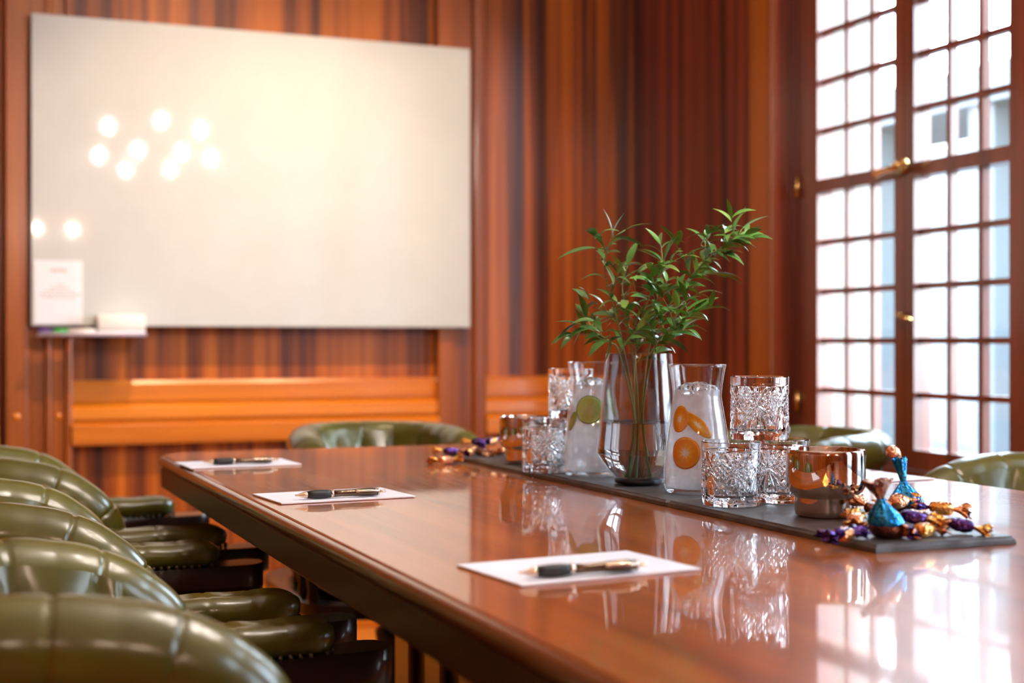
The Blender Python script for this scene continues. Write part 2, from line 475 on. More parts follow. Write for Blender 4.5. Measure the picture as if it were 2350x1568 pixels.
def window(idx, y0, y1):
    w = empty('window_%d' % idx, (0, 0, 0), kind='structure')
    fr = .045                          # fixed frame
    f = [box(XG - .03, XG + .055, y0, y0 + fr, WZ0, WZ1), box(XG - .03, XG + .055, y1 - fr, y1, WZ0, WZ1),
         box(XG - .03, XG + .055, y0 + fr, y1 - fr, WZ0, WZ0 + .035), box(XG - .03, XG + .055, y0 + fr, y1 - fr, WZ1 - fr, WZ1)]
    obj('window_frame', join(*f), M['winwood'], w, False)
    obj('window_sill', bbox(XW - .05, XG - .03, y0 - .06, y1 + .06, WZ0 - .03, WZ0 - .001, .006), M['winwood'], w, False)
    ym = (y0 + y1) / 2
    for s, (a, b) in enumerate(((y0 + fr, ym), (ym, y1 - fr))):
        a += .002; b -= .002
        so = .098; si = .041          # outer and meeting stile widths
        ga, gb = (a + so, b - si) if s == 0 else (a + si, b - so)
        z0, z1 = WZ0 + .037, WZ1 - fr - .002
        gz = [.69, 1.433, 1.473, z1 - .05]
        x0, x1 = XG - .028, XG + .028
        st = [box(x0, x1, a, ga, z0, z1), box(x0, x1, gb, b, z0, z1), box(x0, x1, ga, gb, z0, gz[0]),
              box(x0, x1, ga, gb, gz[1], gz[2]), box(x0, x1, ga, gb, gz[3], z1)]
        cs = obj('casement', join(*st), M['winwood'], w, False)
        bars = []
        for k in (1, 2):
            y = ga + (gb - ga) * k / 3
            for za, zb in ((gz[0], gz[1]), (gz[2], gz[3])):
                bars.append(box(XG - .012, XG + .012, y - .0088, y + .0088, za, zb))
        rows = [gz[0] + (gz[1] - gz[0]) * k / 5 for k in range(1, 5)] + [gz[2] + .148 * k for k in range(1, 6)]
        for z in rows:
            if z < gz[3] - .03:
                bars.append(box(XG - .0115, XG + .0115, ga, gb, z - .0082, z + .0082))
        obj('glazing_bars', join(*bars), M['winwood'], cs, False)
        obj('glass_pane', box(XG - .002, XG + .002, ga, gb, gz[0], gz[3]), M['glass_pane'], cs, False)
    # espagnolette handle on the meeting stiles at transom height, small pull lower, hinge
    h = [lathe([(0, 0), (.016, 0), (.018, .004), (.010, .009), (.007, .016), (.007, .03)], 14)]
    hv = [(XG - .029 - z, ym - .005 + x, 1.462 + y) for x, y, z in h[0][0]]
    kn = tube(catmull([(XG - .062, ym - .005, 1.462), (XG - .066, ym + .03, 1.458), (XG - .064, ym + .065, 1.455), (XG - .062, ym + .085, 1.452)], 10), [.008, .009, .009, .008, .008, .009, .010, .012, .012, .008], 10)
    k2 = ball((XG - .066, ym - .022, 1.464), .016); k3 = ball((XG - .066, ym - .05, 1.468), .013); k4 = tube([(XG - .066, ym - .06, 1.468), (XG - .05, ym + .01, 1.462)], .006, 8)
    obj('window_handle', join((hv, h[0][1]), kn, k2, k3, k4), M['brass'], w)
    obj('window_catch', tube(catmull([(XG - .029, ym + .01, 1.06), (XG - .05, ym, 1.06), (XG - .05, ym - .03, 1.05), (XG - .035, ym - .04, 1.045)], 8), .006, 8), M['brass'], w)
    for z in (1.46, .8, 2.2):
        obj('hinge', tube([(XG - .037, y1 - .052, z - .03), (XG - .037, y1 - .052, z + .03)], .008, 8), M['brass'], w)
    return w
def fill_sheer(par, y0, y1):  # unseen curtain and rod, added to spread the fill windows' daylight
    V, F = [], []
    n = 90
    for k, off in ((0, 0),):
        for z in (WZ0 + .01, WZ1 + .06):
            for i in range(n + 1):
                y = y0 - .03 + (y1 - y0 + .06) * i / n
                V.append((XW - .035 + .010 * math.sin(i * .9) + .004 * math.sin(i * .37) + off, y, z))
    m = n + 1
    for k in (0,):
        for i in range(n): F.append((k * m + i, k * m + i + 1, (k + 1) * m + i + 1, (k + 1) * m + i))
    obj('fill_sheer_curtain', (V, F), M['fill_sheer'], par)
    obj('added_curtain_rod', tube([(XW - .035, y0 - .08, WZ1 + .065), (XW - .035, y1 + .08, WZ1 + .065)], .010, 10), M['brass'], par)
for i, (a, b) in enumerate(W_OPEN):
    wn = window(i + 1, a, b)  # the last two are the added, unseen fill windows
    if i: fill_sheer(wn, a, b)

# ---- end-wall joinery (a wall face of panels, pilasters and a stepped dado rail)
def xw(px, y=YB - .05):
    return at_y(px, 784, y).x
def dado(x0, x1, name):
    zt = .86
    prof = [(0, zt), (.020, zt - .002), (.026, zt - .012), (.027, zt - .066), (.019, zt - .069), (.019, zt - .073), (.046, zt - .088), (.047, zt - .124),
            (.037, zt - .127), (.037, zt - .130), (.066, zt - .146), (.067, zt - .198), (.062, zt - .206), (.0, zt - .206)]
    V = [(x, YB - a, b) for x in (x0, x1) for a, b in prof]
    n = len(prof)
    F = [(i, (i + 1) % n, n + (i + 1) % n, n + i) for i in range(n)] + [tuple(range(n)), tuple(range(2 * n - 1, n - 1, -1))]
    return structure(name, (V, F), M['rail'])
xp = [xw(p) for p in (12, 62, 70, 105, 117, 150, 165, 1005, 1040, 1085, 1115)]
dado(XL, xp[0] - .02, 'trim_2')
dado(xp[6], xp[7], 'trim_3')
dado(xp[10], XW, 'trim_4')
structure('trim_5', join(bbox(xp[0], xp[1], YB - .062, YB, 0, ZC, .004), box(xp[1], xp[2], YB - .045, YB, 0, ZC),
                         bbox(xp[2], xp[3], YB - .036, YB, 0, ZC, .003), bbox(xp[3], xp[4], YB - .05, YB, 0, ZC, .004),
                         bbox(xp[4] + .001, xp[5], YB - .040, YB, 0, ZC, .003), bbox(xp[5], xp[6], YB - .058, YB, 0, ZC, .005)), M['pilaster'])
structure('trim_6', join(bbox(xp[7], xp[8], YB - .058, YB, 0, ZC, .006), bbox(xp[8], xp[9], YB - .045, YB, 0, ZC, .004),
                         bbox(xp[9], xp[10], YB - .062, YB, 0, ZC, .012, 3)), M['pilaster'])
plug = lathe([(.0, .004), (.010, .003), (.012, 0)], 12)
for i, (px) in enumerate((38, 136)):
    p = at_y(px, 957, YB - (.0625 if i == 0 else .0405))
    structure('trim_%d' % (7 + i), ([(p.x + x, p.y - z, p.z + y) for x, y, z in plug[0]], plug[1]), M['rail'], True)
structure('baseboard_back', join(bbox(XL, xp[0] - .01, YB - .03, YB, 0, .16, .005), bbox(xp[6], xp[7], YB - .03, YB, 0, .16, .005), bbox(xp[10], XW, YB - .03, YB, 0, .16, .005)), M['rail'])
structure('baseboard_right', bbox(XW - .025, XW, YF, YB - .04, 0, .16, .005), M['rail'])
structure('trim_9', join(*[box(XW - .018, XW, a, b, WZ0 - .04, ZC) for a, b in ((3.770 + .004, 3.90),)]), M['pilaster'])
# cornice
structure('trim_10', join(bbox(XL, XW, YB - .15, YB, ZC - .14, ZC, .02), bbox(XW - .08, XW, YF, YB - .15, ZC - .14, ZC, .02)), M['pilaster'])

# ================================================================ WHITEBOARD and what hangs on it
YBD = YB - .092
bl, br = at_y(72, 27, YBD), at_y(1079, 115, YBD)
bz0 = at_y(76, 748, YBD).z; bz1 = (bl.z + br.z) / 2
wb = empty('whiteboard', ((bl.x + br.x) / 2, YBD, bz0), 0, 'large glossy off-white glass whiteboard on the wood-panelled end wall', 'whiteboard')
hw = (br.x - bl.x) / 2; hh = bz1 - bz0
obj('glass_panel', bbox(-hw, hw, 0, .006, 0, hh, .002), M['board'], wb, False)
obj('backing_sheet', box(-hw + .002, hw - .002, .0065, .018, .002, hh - .002), M['board_edge'], wb, False)
for sx in (-1, 1):
    for sz in (.08, hh - .08):
        v, f = lathe([(0, 0), (.014, 0), (.014, .02), (0, .02)], 14)
        obj('standoff', ([(sx * (hw - .3) + x, .0185 + z, sz + y) for x, y, z in v], f), M['tray'], wb)
p0, p1 = at_y(78, 597, YBD), at_y(190, 744, YBD)
nt_ = empty('notice_sheet', ((p0.x + p1.x) / 2, YBD - .002, p1.z), 0, 'white printed notice sheet stuck to the lower left corner of the whiteboard', 'notice')
nw, nh = (p1.x - p0.x) / 2, p0.z - p1.z
obj('sheet', box(-nw, nw, -.001, .0005, 0, nh), M['paper'], nt_, False)
pr = []
for k in range(4): pr.append(box(-.022 + k * .012, -.014 + k * .012, -.0016, -.001, nh * .82, nh * .87))
obj('printed_heading', join(*pr), M['print_red'], nt_, False)
pr = []
for r, w in ((.60, .1), (.55, .3), (.50, .55), (.45, .75), (.40, .6)):
    k = -w * nw
    while k < w * nw:
        g = random.uniform(.006, .014); pr.append(box(k, k + g, -.0016, -.001, nh * r, nh * r + .005)); k += g + .005
obj('printed_lines', join(*pr), M['print_grey'], nt_, False)
t0, t1 = at_y(84, 768, YBD - .03), at_y(332, 770, YBD - .03)
tz = t0.z
tray = empty('marker_tray', (0, 0, 0), 0, 'narrow marker tray clipped under the left end of the whiteboard', 'tray')
obj('tray_shelf', join(bbox(t0.x, t1.x, YBD - .075, YBD - .003, tz - .006, tz, .002), bbox(t0.x, t1.x, YBD - .079, YBD - .075, tz - .006, tz + .006, .001)), M['tray'], tray)
def marker(x0, x1, y, label, body, cap):
    m = empty('marker_pen', ((x0 + x1) / 2, y, tz + .0095), 0, label, 'marker')
    l = (x1 - x0) / 2
    v, f = lathe([(0, -l), (.007, -l), (.009, -l + .004), (.009, l - .045), (.0, l - .045)], 14)
    obj('barrel', ([(-z, x, y_) for x, y_, z in v], f), body, m)
    v, f = lathe([(0, l - .045), (.0094, l - .045), (.0094, l - .003), (.006, l), (0, l)], 14)
    obj('cap', ([(-z, x, y_) for x, y_, z in v], f), cap, m)
ex0 = at_y(222, 745, YBD - .04).x
marker(t0.x + .004, t0.x + .118, YBD - .038, 'violet marker lying at the left end of the whiteboard tray', M['violet_plastic'], M['violet_plastic'])
marker(t0.x + .045, ex0 - .006, YBD - .062, 'white marker with a green cap on the whiteboard tray', M['white_plastic'], M['green_plastic'])
er = empty('board_eraser', (0, 0, 0), 0, 'white block eraser on the right end of the whiteboard tray', 'eraser')
ez = at_y(270, 722, YBD - .04).z
obj('grip_block', bbox(ex0, t1.x - .002, YBD - .07, YBD - .008, tz + .012, ez, .004), M['white_plastic'], er)
obj('felt_pad', bbox(ex0 + .001, t1.x - .003, YBD - .069, YBD - .009, tz + .0005, tz + .0118, .002), M['paper'], er)

# ================================================================ TABLE
TZ = .75
TX0, TX1, TY0, TY1 = .432, 1.60, -1.0, 3.07
tb = empty('conference_table', ((TX0 + TX1) / 2, (TY0 + TY1) / 2, 0), 0, 'long glossy mahogany conference table with moulded edge and rounded corners', 'table')
def outline(inset, rad=.09, n=8):
    hx, hy = (TX1 - TX0) / 2 - inset, (TY1 - TY0) / 2 - inset
    r = max(rad - inset, .02)
    pts = []
    def bow(y): return .018 * (1 - (y / hy) ** 2)
    corners = [(hx - r, hy - r, 0), (-hx + r, hy - r, 90), (-hx + r, -hy + r, 180), (hx - r, -hy + r, 270)]
    for i, (cx, cy, a0) in enumerate(corners):
        for k in range(n + 1):
            a = R_(a0 + 90 * k / n)
            pts.append((cx + r * math.cos(a), cy + r * math.sin(a)))
        if i in (0, 2):
            pass
    return pts
def loft(prof, capt=True, capb=True):
    V, F = [], []
    for ins, z in prof:
        V += [(x, y, z) for x, y in outline(ins)]
    n = len(outline(0))
    for k in range(len(prof) - 1):
        for i in range(n):
            j = (i + 1) % n
            F.append((k * n + i, k * n + j, (k + 1) * n + j, (k + 1) * n + i))
    if capb: F.append(tuple(range(n - 1, -1, -1)))
    if capt: F.append(tuple((len(prof) - 1) * n + i for i in range(n)))
    return V, F
obj('tabletop', loft([(.010, TZ - .010), (.010, TZ - .0015), (.0115, TZ)]), M['table'], tb, True, auto=30)
obj('edge_moulding', loft([(.006, TZ - .022), (.002, TZ - .020), (0, TZ - .016), (0, TZ - .0085), (.003, TZ - .004), (.0085, TZ - .0025)]), M['table_bead'], tb, True, auto=50)
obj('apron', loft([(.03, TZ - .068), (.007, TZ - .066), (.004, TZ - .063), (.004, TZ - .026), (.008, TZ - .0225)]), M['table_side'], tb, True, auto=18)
cyt = (TY0 + TY1) / 2
for py in (2.42, -.35):
    y = py - cyt
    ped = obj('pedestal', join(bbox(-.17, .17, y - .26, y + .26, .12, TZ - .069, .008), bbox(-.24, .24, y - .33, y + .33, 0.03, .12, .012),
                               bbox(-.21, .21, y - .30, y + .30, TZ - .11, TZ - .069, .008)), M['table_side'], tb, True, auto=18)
    for sx in (-1, 1):
        for k in range(3):
            yy = y - .18 + k * .18
            obj('pilaster_strip', bbox(sx * .171, sx * .185, yy - .045, yy + .045, .14, TZ - .13, .005) if sx > 0 else bbox(-.185, -.171, yy - .045, yy + .045, .14, TZ - .13, .005), M['table_bead'], ped, True, auto=18)
    for sx in (-1, 1):
        for sy in (-1, 1):
            obj('foot', lathe([(0, 0), (.03, 0), (.04, .015), (.03, .03), (0, .03)], 16, sx * .19, y + sy * .28), M['dark_wood'], ped)

# ================================================================ CHAIRS
half = [(-.105, 0, .742), (-.098, .07, .742), (-.075, .135, .741), (-.03, .19, .740), (.03, .225, .738), (.10, .243, .735), (.16, .250, .724),
        (.203, .254, .706), (.238, .257, .678), (.261, .259, .648), (.272, .260, .618), (.276, .260, .598)]
half = [(x, y * .80, z - .008) for x, y, z in half]
full = [(x, -y, z) for x, y, z in reversed(half[1:])] + half
def make_chair(name):
    ch = empty(name)
    lea, dw = M['leather'], M['dark_wood']
    n = 420
    P = catmull(full, n)
    arc = [0]
    for a, b in zip(P, P[1:]): arc.append(arc[-1] + (b - a).length)
    mid = arc[-1] / 2
    seams = [mid + k * .098 for k in range(-5, 6)]
    rad = []
    for i, s in enumerate(arc):
        d = min(abs(s - q) for q in seams)
        e = min(s, arc[-1] - s)
        r = .0425 + .0008 * math.sin(PI * min(1, d / .049))
        r *= 1 - .06 * math.exp(-(d / .0022) ** 2)
        if e < .10: r *= .86 + .14 * math.sin(e / .10 * PI / 2)
        rad.append(r)
    roll = obj('back_roll', tube(P, rad, 22), lea, ch)
    # upholstered back: tufted inside, plain outside
    nu, nv = 120, 30
    i0, i1 = 66, n - 67
    du, dv = .098, .085
    V, F, OV, OF = [], [], [], []
    def frame(t):
        k = i0 + (i1 - i0) * t
        a = int(k); b = min(a + 1, n - 1); u = k - a
        p = P[a].lerp(P[b], u)
        tg = (P[min(a + 2, n - 1)] - P[max(a - 1, 0)]); tg.z = 0; tg.normalize()
        return p, Vector((-tg.y, tg.x, 0)), arc[a] + (arc[b] - arc[a]) * u    # outward normal
    for i in range(nu + 1):
        t = i / nu
        p, nr, s = frame(t)
        zt = p.z
        for j in range(nv + 1):
            v = j / nv
            z = .45 + (zt + .018 - .45) * v
            a = (s - mid) / du; b = (z - .45) / (2 * dv)
            w1 = abs(math.sin(PI * (a / 1 + b * 2 * .5))); w2 = abs(math.sin(PI * (a - b * 2 * .5)))
            dia = math.sqrt(max(0, w1 * w2))
            chn = math.sqrt(abs(math.sin(PI * a)))
            mixf = min(1, max(0, (z - (zt - .075)) / .03))
            puff = dia * (1 - mixf) + chn * mixf
            edge = min(1, min(t, 1 - t) / .05)
            off = -.030 - .020 * math.sin(PI * min(1, v * 1.15) * .75 + .35) * edge - .022 * puff * edge * (1 - .75 * max(0, v - .82) / .18)
            V.append(p.xy.to_3d() + nr * off + Vector((0, 0, z)))
        V.append(p.xy.to_3d() + nr * .0 + Vector((0, 0, zt - .012)))
        V.append(p.xy.to_3d() + nr * .0 + Vector((0, 0, .46)))
        for j in range(7):
            z = zt - .01 + (.597 - zt + .01) * (j / 6)
            z = min(z, zt - .01)
            for o_ in (.018 - .006 * j / 6, .002): OV.append(p.xy.to_3d() + nr * o_ + Vector((0, 0, z)))
    m = nv + 3
    for i in range(nu):
        for j in range(m):
            k = (j + 1) % m
            F.append((i * m + j, i * m + k, (i + 1) * m + k, (i + 1) * m + j))
    F.append(tuple(range(m))); F.append(tuple(nu * m + j for j in range(m - 1, -1, -1)))
    back = obj('backrest', (V, F), lea, ch, True, auto=55)
    for i in range(nu):
        for j in range(6):
            for q in (0, 1):
                OF.append((i * 14 + j * 2 + q, i * 14 + j * 2 + 2 + q, (i + 1) * 14 + j * 2 + 2 + q, (i + 1) * 14 + j * 2 + q))
    for j in range(6):
        for e in (0, nu): OF.append((e * 14 + j * 2, e * 14 + j * 2 + 2, e * 14 + j * 2 + 3, e * 14 + j * 2 + 1))
    for i in range(nu):
        for e in (0, 12): OF.append((i * 14 + e, (i + 1) * 14 + e, (i + 1) * 14 + e + 1, i * 14 + e + 1))
    ob = obj('outer_back', (OV, OF), M['outer_leather'], ch, True, auto=50)
    ob['label'] = 'dark plain leather outer back'
    bt = ball((0, 0, 0), .009, 10, 6)
    for row, z in enumerate((.662, .577)):
        for k in range(-3, 4):
            a = k if row == 0 else k + .5
            s = mid + a * du
            if row and k == 3: continue
            best = min(range(n), key=lambda q: abs(arc[q] - s))
            tg = P[min(best + 1, n - 1)] - P[best - 1]; tg.z = 0; tg.normalize()
            q = P[best].xy.to_3d() + Vector((-tg.y, tg.x, 0)) * -.047 + Vector((0, 0, z))
            obj('button', bt, M['button'], back, loc=q)
    # wooden arm rail: horseshoe with paddle ends
    rp = [(.56, -.272), (.50, -.272), (.40, -.270), (.28, -.258), (.18, -.232), (.10, -.205), (.02, -.180), (-.045, -.140), (-.092, -.08), (-.108, 0)]
    rp = rp + [(x, -y) for x, y in reversed(rp[:-1])]
    Q = catmull([(x, y, 0) for x, y in rp], 90)
    V, F = [], []
    for i, q in enumerate(Q):
        tg = (Q[min(i + 1, 89)] - Q[max(i - 1, 0)]).normalized(); nr = Vector((tg.y, -tg.x, 0))
        e = min(i, 89 - i) / 89
        front = max(0, 1 - e / .16)
        w = .030 + .012 * front
        if i in (0, 89): w *= .35
        elif i in (1, 88): w *= .75
        elif i in (2, 87): w *= .93
        hz = .021 + .003 * front
        z = .5745
        sec = [(-w, -hz * .6), (-w * .8, -hz), (w * .8, -hz), (w, -hz * .6), (w, hz * .5), (w * .85, hz), (-w * .85, hz), (-w, hz * .5)]
        for a, b in sec: V.append(q + nr * a + Vector((0, 0, z + b)))
    for i in range(89):
        for k in range(8):
            j = (k + 1) % 8
            F.append((i * 8 + k, i * 8 + j, (i + 1) * 8 + j, (i + 1) * 8 + k))
    F.append(tuple(range(8))); F.append(tuple(89 * 8 + k for k in range(7, -1, -1)))
    obj('arm_rail', (V, F), dw, ch, True, auto=35)
    # arm pads
    for sy in (-1, 1):
        nx, nc = 60, 22
        V, F = [], []
        xa, xb = .20, .484
        for i in range(nx + 1):
            t = i / nx
            x = xa + (xb - xa) * t
            ey = 1.0
            if xb - x < .036: ey = math.sqrt(max(0.0, 1 - ((.036 - (xb - x)) / .036) ** 2))
            ey = max(ey, .06)
            if i == 0: ey *= .5
            sg = min(abs(x - q) for q in (.262, .350, .415))
            for k in range(nc):
                a = 2 * PI * k / nc
                cy, cz = math.cos(a), math.sin(a)
                yy = .038 * ey * (abs(cy) ** .8) * (1 if cy >= 0 else -1)
                zz = .022 * (abs(cz) ** .75) * (1 if cz >= 0 else -1) * (ey ** .75)
                if cz > 0:
                    g = math.exp(-(yy / .010) ** 2)
                    wob = .5 + .5 * math.cos((x - .35) / .087 * 2 * PI)
                    zz -= (.006 + .007 * wob) * g * ey
                    zz -= .0022 * math.exp(-(sg / .0022) ** 2) - .0022 * wob * (1 - g)
                yy *= 1 - .035 * math.exp(-(sg / .0022) ** 2)
                V.append((x, sy * .266 + yy, .6185 + zz))
        for i in range(nx):
            for k in range(nc):
                j = (k + 1) % nc
                F.append((i * nc + k, i * nc + j, (i + 1) * nc + j, (i + 1) * nc + k))
        F.append(tuple(range(nc))); F.append(tuple(nx * nc + k for k in range(nc)))
        pad = obj('arm_pad', (V, F), lea, ch)
        nl = []
        for i in range(19):
            x = .212 + i * .0128
            for s2 in (-1, 1): nl.append(ball((x, sy * .266 + s2 * .0365, .6015), .0038, 6, 4))
        for k in range(1, 6):
            a = PI * k / 6
            nl.append(ball((.448 + .034 * math.sin(a), sy * .266 + .036 * math.cos(a), .6015), .0038, 6, 4))
        obj('nailhead_trim', join(*nl), M['nail'], pad)
    nl = []
    for i in range(8, 82):
        tg = (Q[min(i + 1, 89)] - Q[i - 1]).normalized(); nr = Vector((tg.y, -tg.x, 0))
        if Q[i].x < .2: nl.append(ball(tuple(Q[i] - nr * .024 + Vector((0, 0, .602))), .0038, 6, 4))
    obj('nailhead_trim', join(*nl), M['nail'], back)
    sp = [(.010, .415), (.013, .425), (.010, .44), (.012, .455), (.017, .485), (.013, .515), (.010, .53), (.014, .54), (.010, .554)]
    for x, y in ((.47, .268), (.375, .266), (.22, .242), (.04, .186), (-.065, .11)):
        for s in (-1, 1):
            obj('spindle', lathe([(0, .415)] + sp + [(0, .554)], 14, x, s * y), dw, ch)
    # seat
    def sq(hx, hy, cx, zs, exps=4):
        V, F = [], []
        m = 48
        for sc_, z in zs:
            for i in range(m):
                a = 2 * PI * i / m
                ca, sa = math.cos(a), math.sin(a)
                V.append((cx + hx * sc_ * abs(ca) ** (2 / exps) * (1 if ca > 0 else -1), hy * sc_ * abs(sa) ** (2 / exps) * (1 if sa > 0 else -1), z))
        for k in range(len(zs) - 1):
            for i in range(m):
                j = (i + 1) % m
                F.append((k * m + i, k * m + j, (k + 1) * m + j, (k + 1) * m + i))
        F.append(tuple(range(m - 1, -1, -1))); F.append(tuple((len(zs) - 1) * m + i for i in range(m)))
        return V, F
    obj('seat', sq(.255, .235, .225, [(.93, .416), (1, .43), (1, .455), (.94, .472), (.8, .482), (.5, .488), (.2, .490)]), lea, ch)
    obj('seat_frame', sq(.285, .285, .215, [(.95, .372), (1, .378), (1, .408), (.96, .415)], 5), dw, ch, True, auto=18)
    obj('pedestal_column', lathe([(0, .09), (.05, .09), (.055, .12), (.035, .15), (.03, .2), (.045, .25), (.05, .29), (.03, .31), (.03, .34), (.09, .355), (.09, .371), (0, .371)], 24, .215, 0), dw, ch)
    for k in range(4):
        a = R_(45 + 90 * k)
        pts = [(.215 + r * math.cos(a), r * math.sin(a), z) for r, z in ((.03, .13), (.10, .125), (.18, .10), (.25, .075), (.285, .062))]
        lg = obj('leg', tube(catmull(pts, 14), [.03 - .001 * i for i in range(14)], 10, flat=.8), dw, ch)
        cx, cy = .215 + .285 * math.cos(a), .285 * math.sin(a)
        v, f = lathe([(0, -.011), (.021, -.011), (.024, -.006), (.024, .006), (.021, .011), (0, .011)], 18)
        obj('caster', join(([(cx + x * math.cos(a) - z * math.sin(a), cy + x * math.sin(a) + z * math.cos(a), .0245 + y) for x, y, z in v], f), tube([(cx, cy, .03), (cx, cy, .06)], .008, 8)), M['brass'], lg)
    return ch

c0 = make_chair('captain_chair')
tag(c0, 'nearest green leather captain chair, cut off by the lower left corner', 'chair', 'green leather captain chairs around the table')
c0.location = (0, 1.445, 0); c0.rotation_euler = (0, 0, R_(3.5))
dup(c0, (-.015, 2.205, 0), R_(1.5), 'middle green captain chair of the left row, between the nearest chair and the farthest')
dup(c0, (.025, 2.95, 0), R_(1.5), 'farthest green captain chair of the left row, by the far table corner')
dup(c0, (1.035, 3.50, 0), R_(-90), 'green tufted captain chair at the far end of the table under the whiteboard')
dup(c0, (1.97, 2.87, 0), R_(180), 'green captain chair by the window, partly behind the stacked tumblers')
dup(c0, (1.965, 1.98, 0), R_(177), 'green captain chair at the right edge, behind the sweets and below the window')

# ================================================================ SLATE RUNNER
SLT = .009
SZ = TZ + .0006 + SLT
def slate(y0, y1, label, cut=False, seed=0):
    rnd = random.Random(seed)
    x0, x1 = .966, 1.163
    pts = []
    nx, ny = 14, 30
    def j(): return rnd.uniform(-.0012, .0012)
    for i in range(nx): pts.append((x0 + (x1 - x0) * i / nx + 0, y0 + j()))
    for i in range(ny): pts.append((x1 + j(), y0 + (y1 - y0) * i / ny))
    for i in range(nx): pts.append((x1 - (x1 - x0) * i / nx, y1 + j()))
    for i in range(ny): pts.append((x0 + j(), y1 - (y1 - y0) * i / ny))
    cx, cy = (x0 + x1) / 2, (y0 + y1) / 2
    n = len(pts)
    V, F = [], []
    for sc_, z in ((.0, 0), (.0, SLT * .55), (.0025, SLT * .8), (.004, SLT)):
        for x, y in pts:
            e = sc_ + (rnd.uniform(0, .0014) if 0 < z < SLT else 0)
            V.append((x - cx - math.copysign(min(e, abs(x - cx)), x - cx) * (abs(x - cx) > .09), y - cy - math.copysign(min(e, abs(y - cy)), y - cy) * (abs(y - cy) > (y1 - y0) / 2 - .005), z))
    for k in range(3):
        for i in range(n):
            q = (i + 1) % n
            F.append((k * n + i, k * n + q, (k + 1) * n + q, (k + 1) * n + i))
    F.append(tuple(range(n - 1, -1, -1))); F.append(tuple(3 * n + i for i in range(n)))
    o = obj('slate_board', (V, F), M['slate'], None, True, loc=(cx, cy, TZ + .0006), auto=25)
    tag(o, label, 'serving board', 'dark slate boards laid end to end on the table')
slate(1.305, 1.788, 'nearest dark slate board, under the sweets, copper candle holder and stacked tumblers', seed=1)
slate(1.7915, 2.275, 'middle dark slate board, under the leafy vase and the two carafes', seed=2)
slate(2.2785, 2.76, 'farthest dark slate board, under the far candle holder and far sweets', seed=3)

# ================================================================ CUT-GLASS TUMBLERS
TR, TH = .0405, .088
def tumbler_mesh():
    ns, nz = 300, 92
    th = np.linspace(0, 2 * PI, ns, endpoint=False)
    z = np.linspace(.004, TH - .001, nz)
    S, Zg = np.meshgrid(th, z)
    Pd = TR * PI / 3
    s = ((S * TR + Pd / 2) % Pd) - Pd / 2        # arc distance to nearest fan centre
    zc = TH * .56
    dep = np.zeros_like(S)
    def groove(x0, y0, x1, y1, w0, w1, dmax, sx=s):
        nonlocal dep
        dx, dy = x1 - x0, y1 - y0
        l2 = dx * dx + dy * dy
        t = np.clip(((sx - x0) * dx + (Zg - y0) * dy) / l2, 0, 1)
        d = np.hypot(sx - x0 - t * dx, Zg - y0 - t * dy)
        w = w0 + (w1 - w0) * np.sin(np.clip(t, 0, 1) * PI * .62)
        dep = np.maximum(dep, dmax * np.clip(1 - d / w, 0, 1))
    for a, l in ((0, .038), (17, .037), (-17, .037), (36, .030), (-36, .030), (56, .020), (-56, .020)):
        r = R_(-90 + a)
        groove(math.cos(r) * .002, zc + math.sin(r) * .002, math.cos(r) * l, zc + math.sin(r) * l, .0006, .0042, .0034)
    for a, l in ((0, .024), (30, .026), (-30, .026), (60, .020), (-60, .020)):
        r = R_(90 + a)
        groove(math.cos(r) * .002, zc + math.sin(r) * .002, math.cos(r) * l, zc + math.sin(r) * l, .0006, .0032, .0026)
    s2 = ((S * TR) % Pd) - Pd / 2                # distance to midpoint between fans
    for k in range(-2, 3):
        o = k * .0074
        groove(o - .010, zc + .002 - .012, o + .010, zc + .002 + .012, .0024, .0024, .0020, s2)
        groove(o + .010, zc + .002 - .012, o - .010, zc + .002 + .012, .0024, .0024, .0020, s2)
    groove(-Pd, TH * .855, Pd, TH * .855, .0012, .0012, .001)
    rr = TR - dep - .0009 * np.clip((zc - .038 - Zg) / .006, 0, 1) * np.abs(np.cos(S * 6))
    V, F = [], []
    for j in range(nz):
        for i in range(ns):
            V.append((rr[j, i] * math.cos(th[i]), rr[j, i] * math.sin(th[i]), z[j]))
    for j in range(nz - 1):
        for i in range(ns):
            k = (i + 1) % ns
            F.append((j * ns + i, j * ns + k, (j + 1) * ns + k, (j + 1) * ns + i))
    # rim, inside, base
    def ring(r, zz):
        b = len(V)
        for i in range(ns): V.append((r * math.cos(th[i]), r * math.sin(th[i]), zz))
        return b
    prev = (nz - 1) * ns
    for r, zz in ((TR - .0008, TH), (TR - .0026, TH), (TR - .0034, TH - .001), (TR - .0045, .03), (TR - .0055, .016), (TR - .010, .0125), (.012, .0115)):
        b = ring(r, zz)
        for i in range(ns):
            k = (i + 1) % ns
            F.append((prev + i, prev + k, b + k, b + i))
        prev = b
    F.append(tuple(prev + i for i in range(ns)))
    prev = 0
    for r, zz in ((TR - .0015, .001), (TR - .004, 0.0), (.025, .0003), (.012, .0012)):
        b = ring(r, zz)
        for i in range(ns):
            k = (i + 1) % ns
            F.append((prev + k, prev + i, b + i, b + k))
        prev = b
    F.append(tuple(prev + i for i in reversed(range(ns))))
    return V, F
def camxy(X, Z): return Vector((RX * X + FX * Z, RY * X + FY * Z))
TG = 'cut-glass tumblers on the slate boards'
def px2X(px, Z): return (px - 1175) / FPX * Z
tl = obj('crystal_tumbler', tumbler_mesh(), M['crystal'], None, True, auto=28)
def put_t(o, px, Z, z, label, rot):
    q = camxy(px2X(px, Z), Z)
    o.location = (q.x, q.y, z); o.rotation_euler = (0, 0, R_(rot))
    return tag(o, label, 'tumbler', TG)
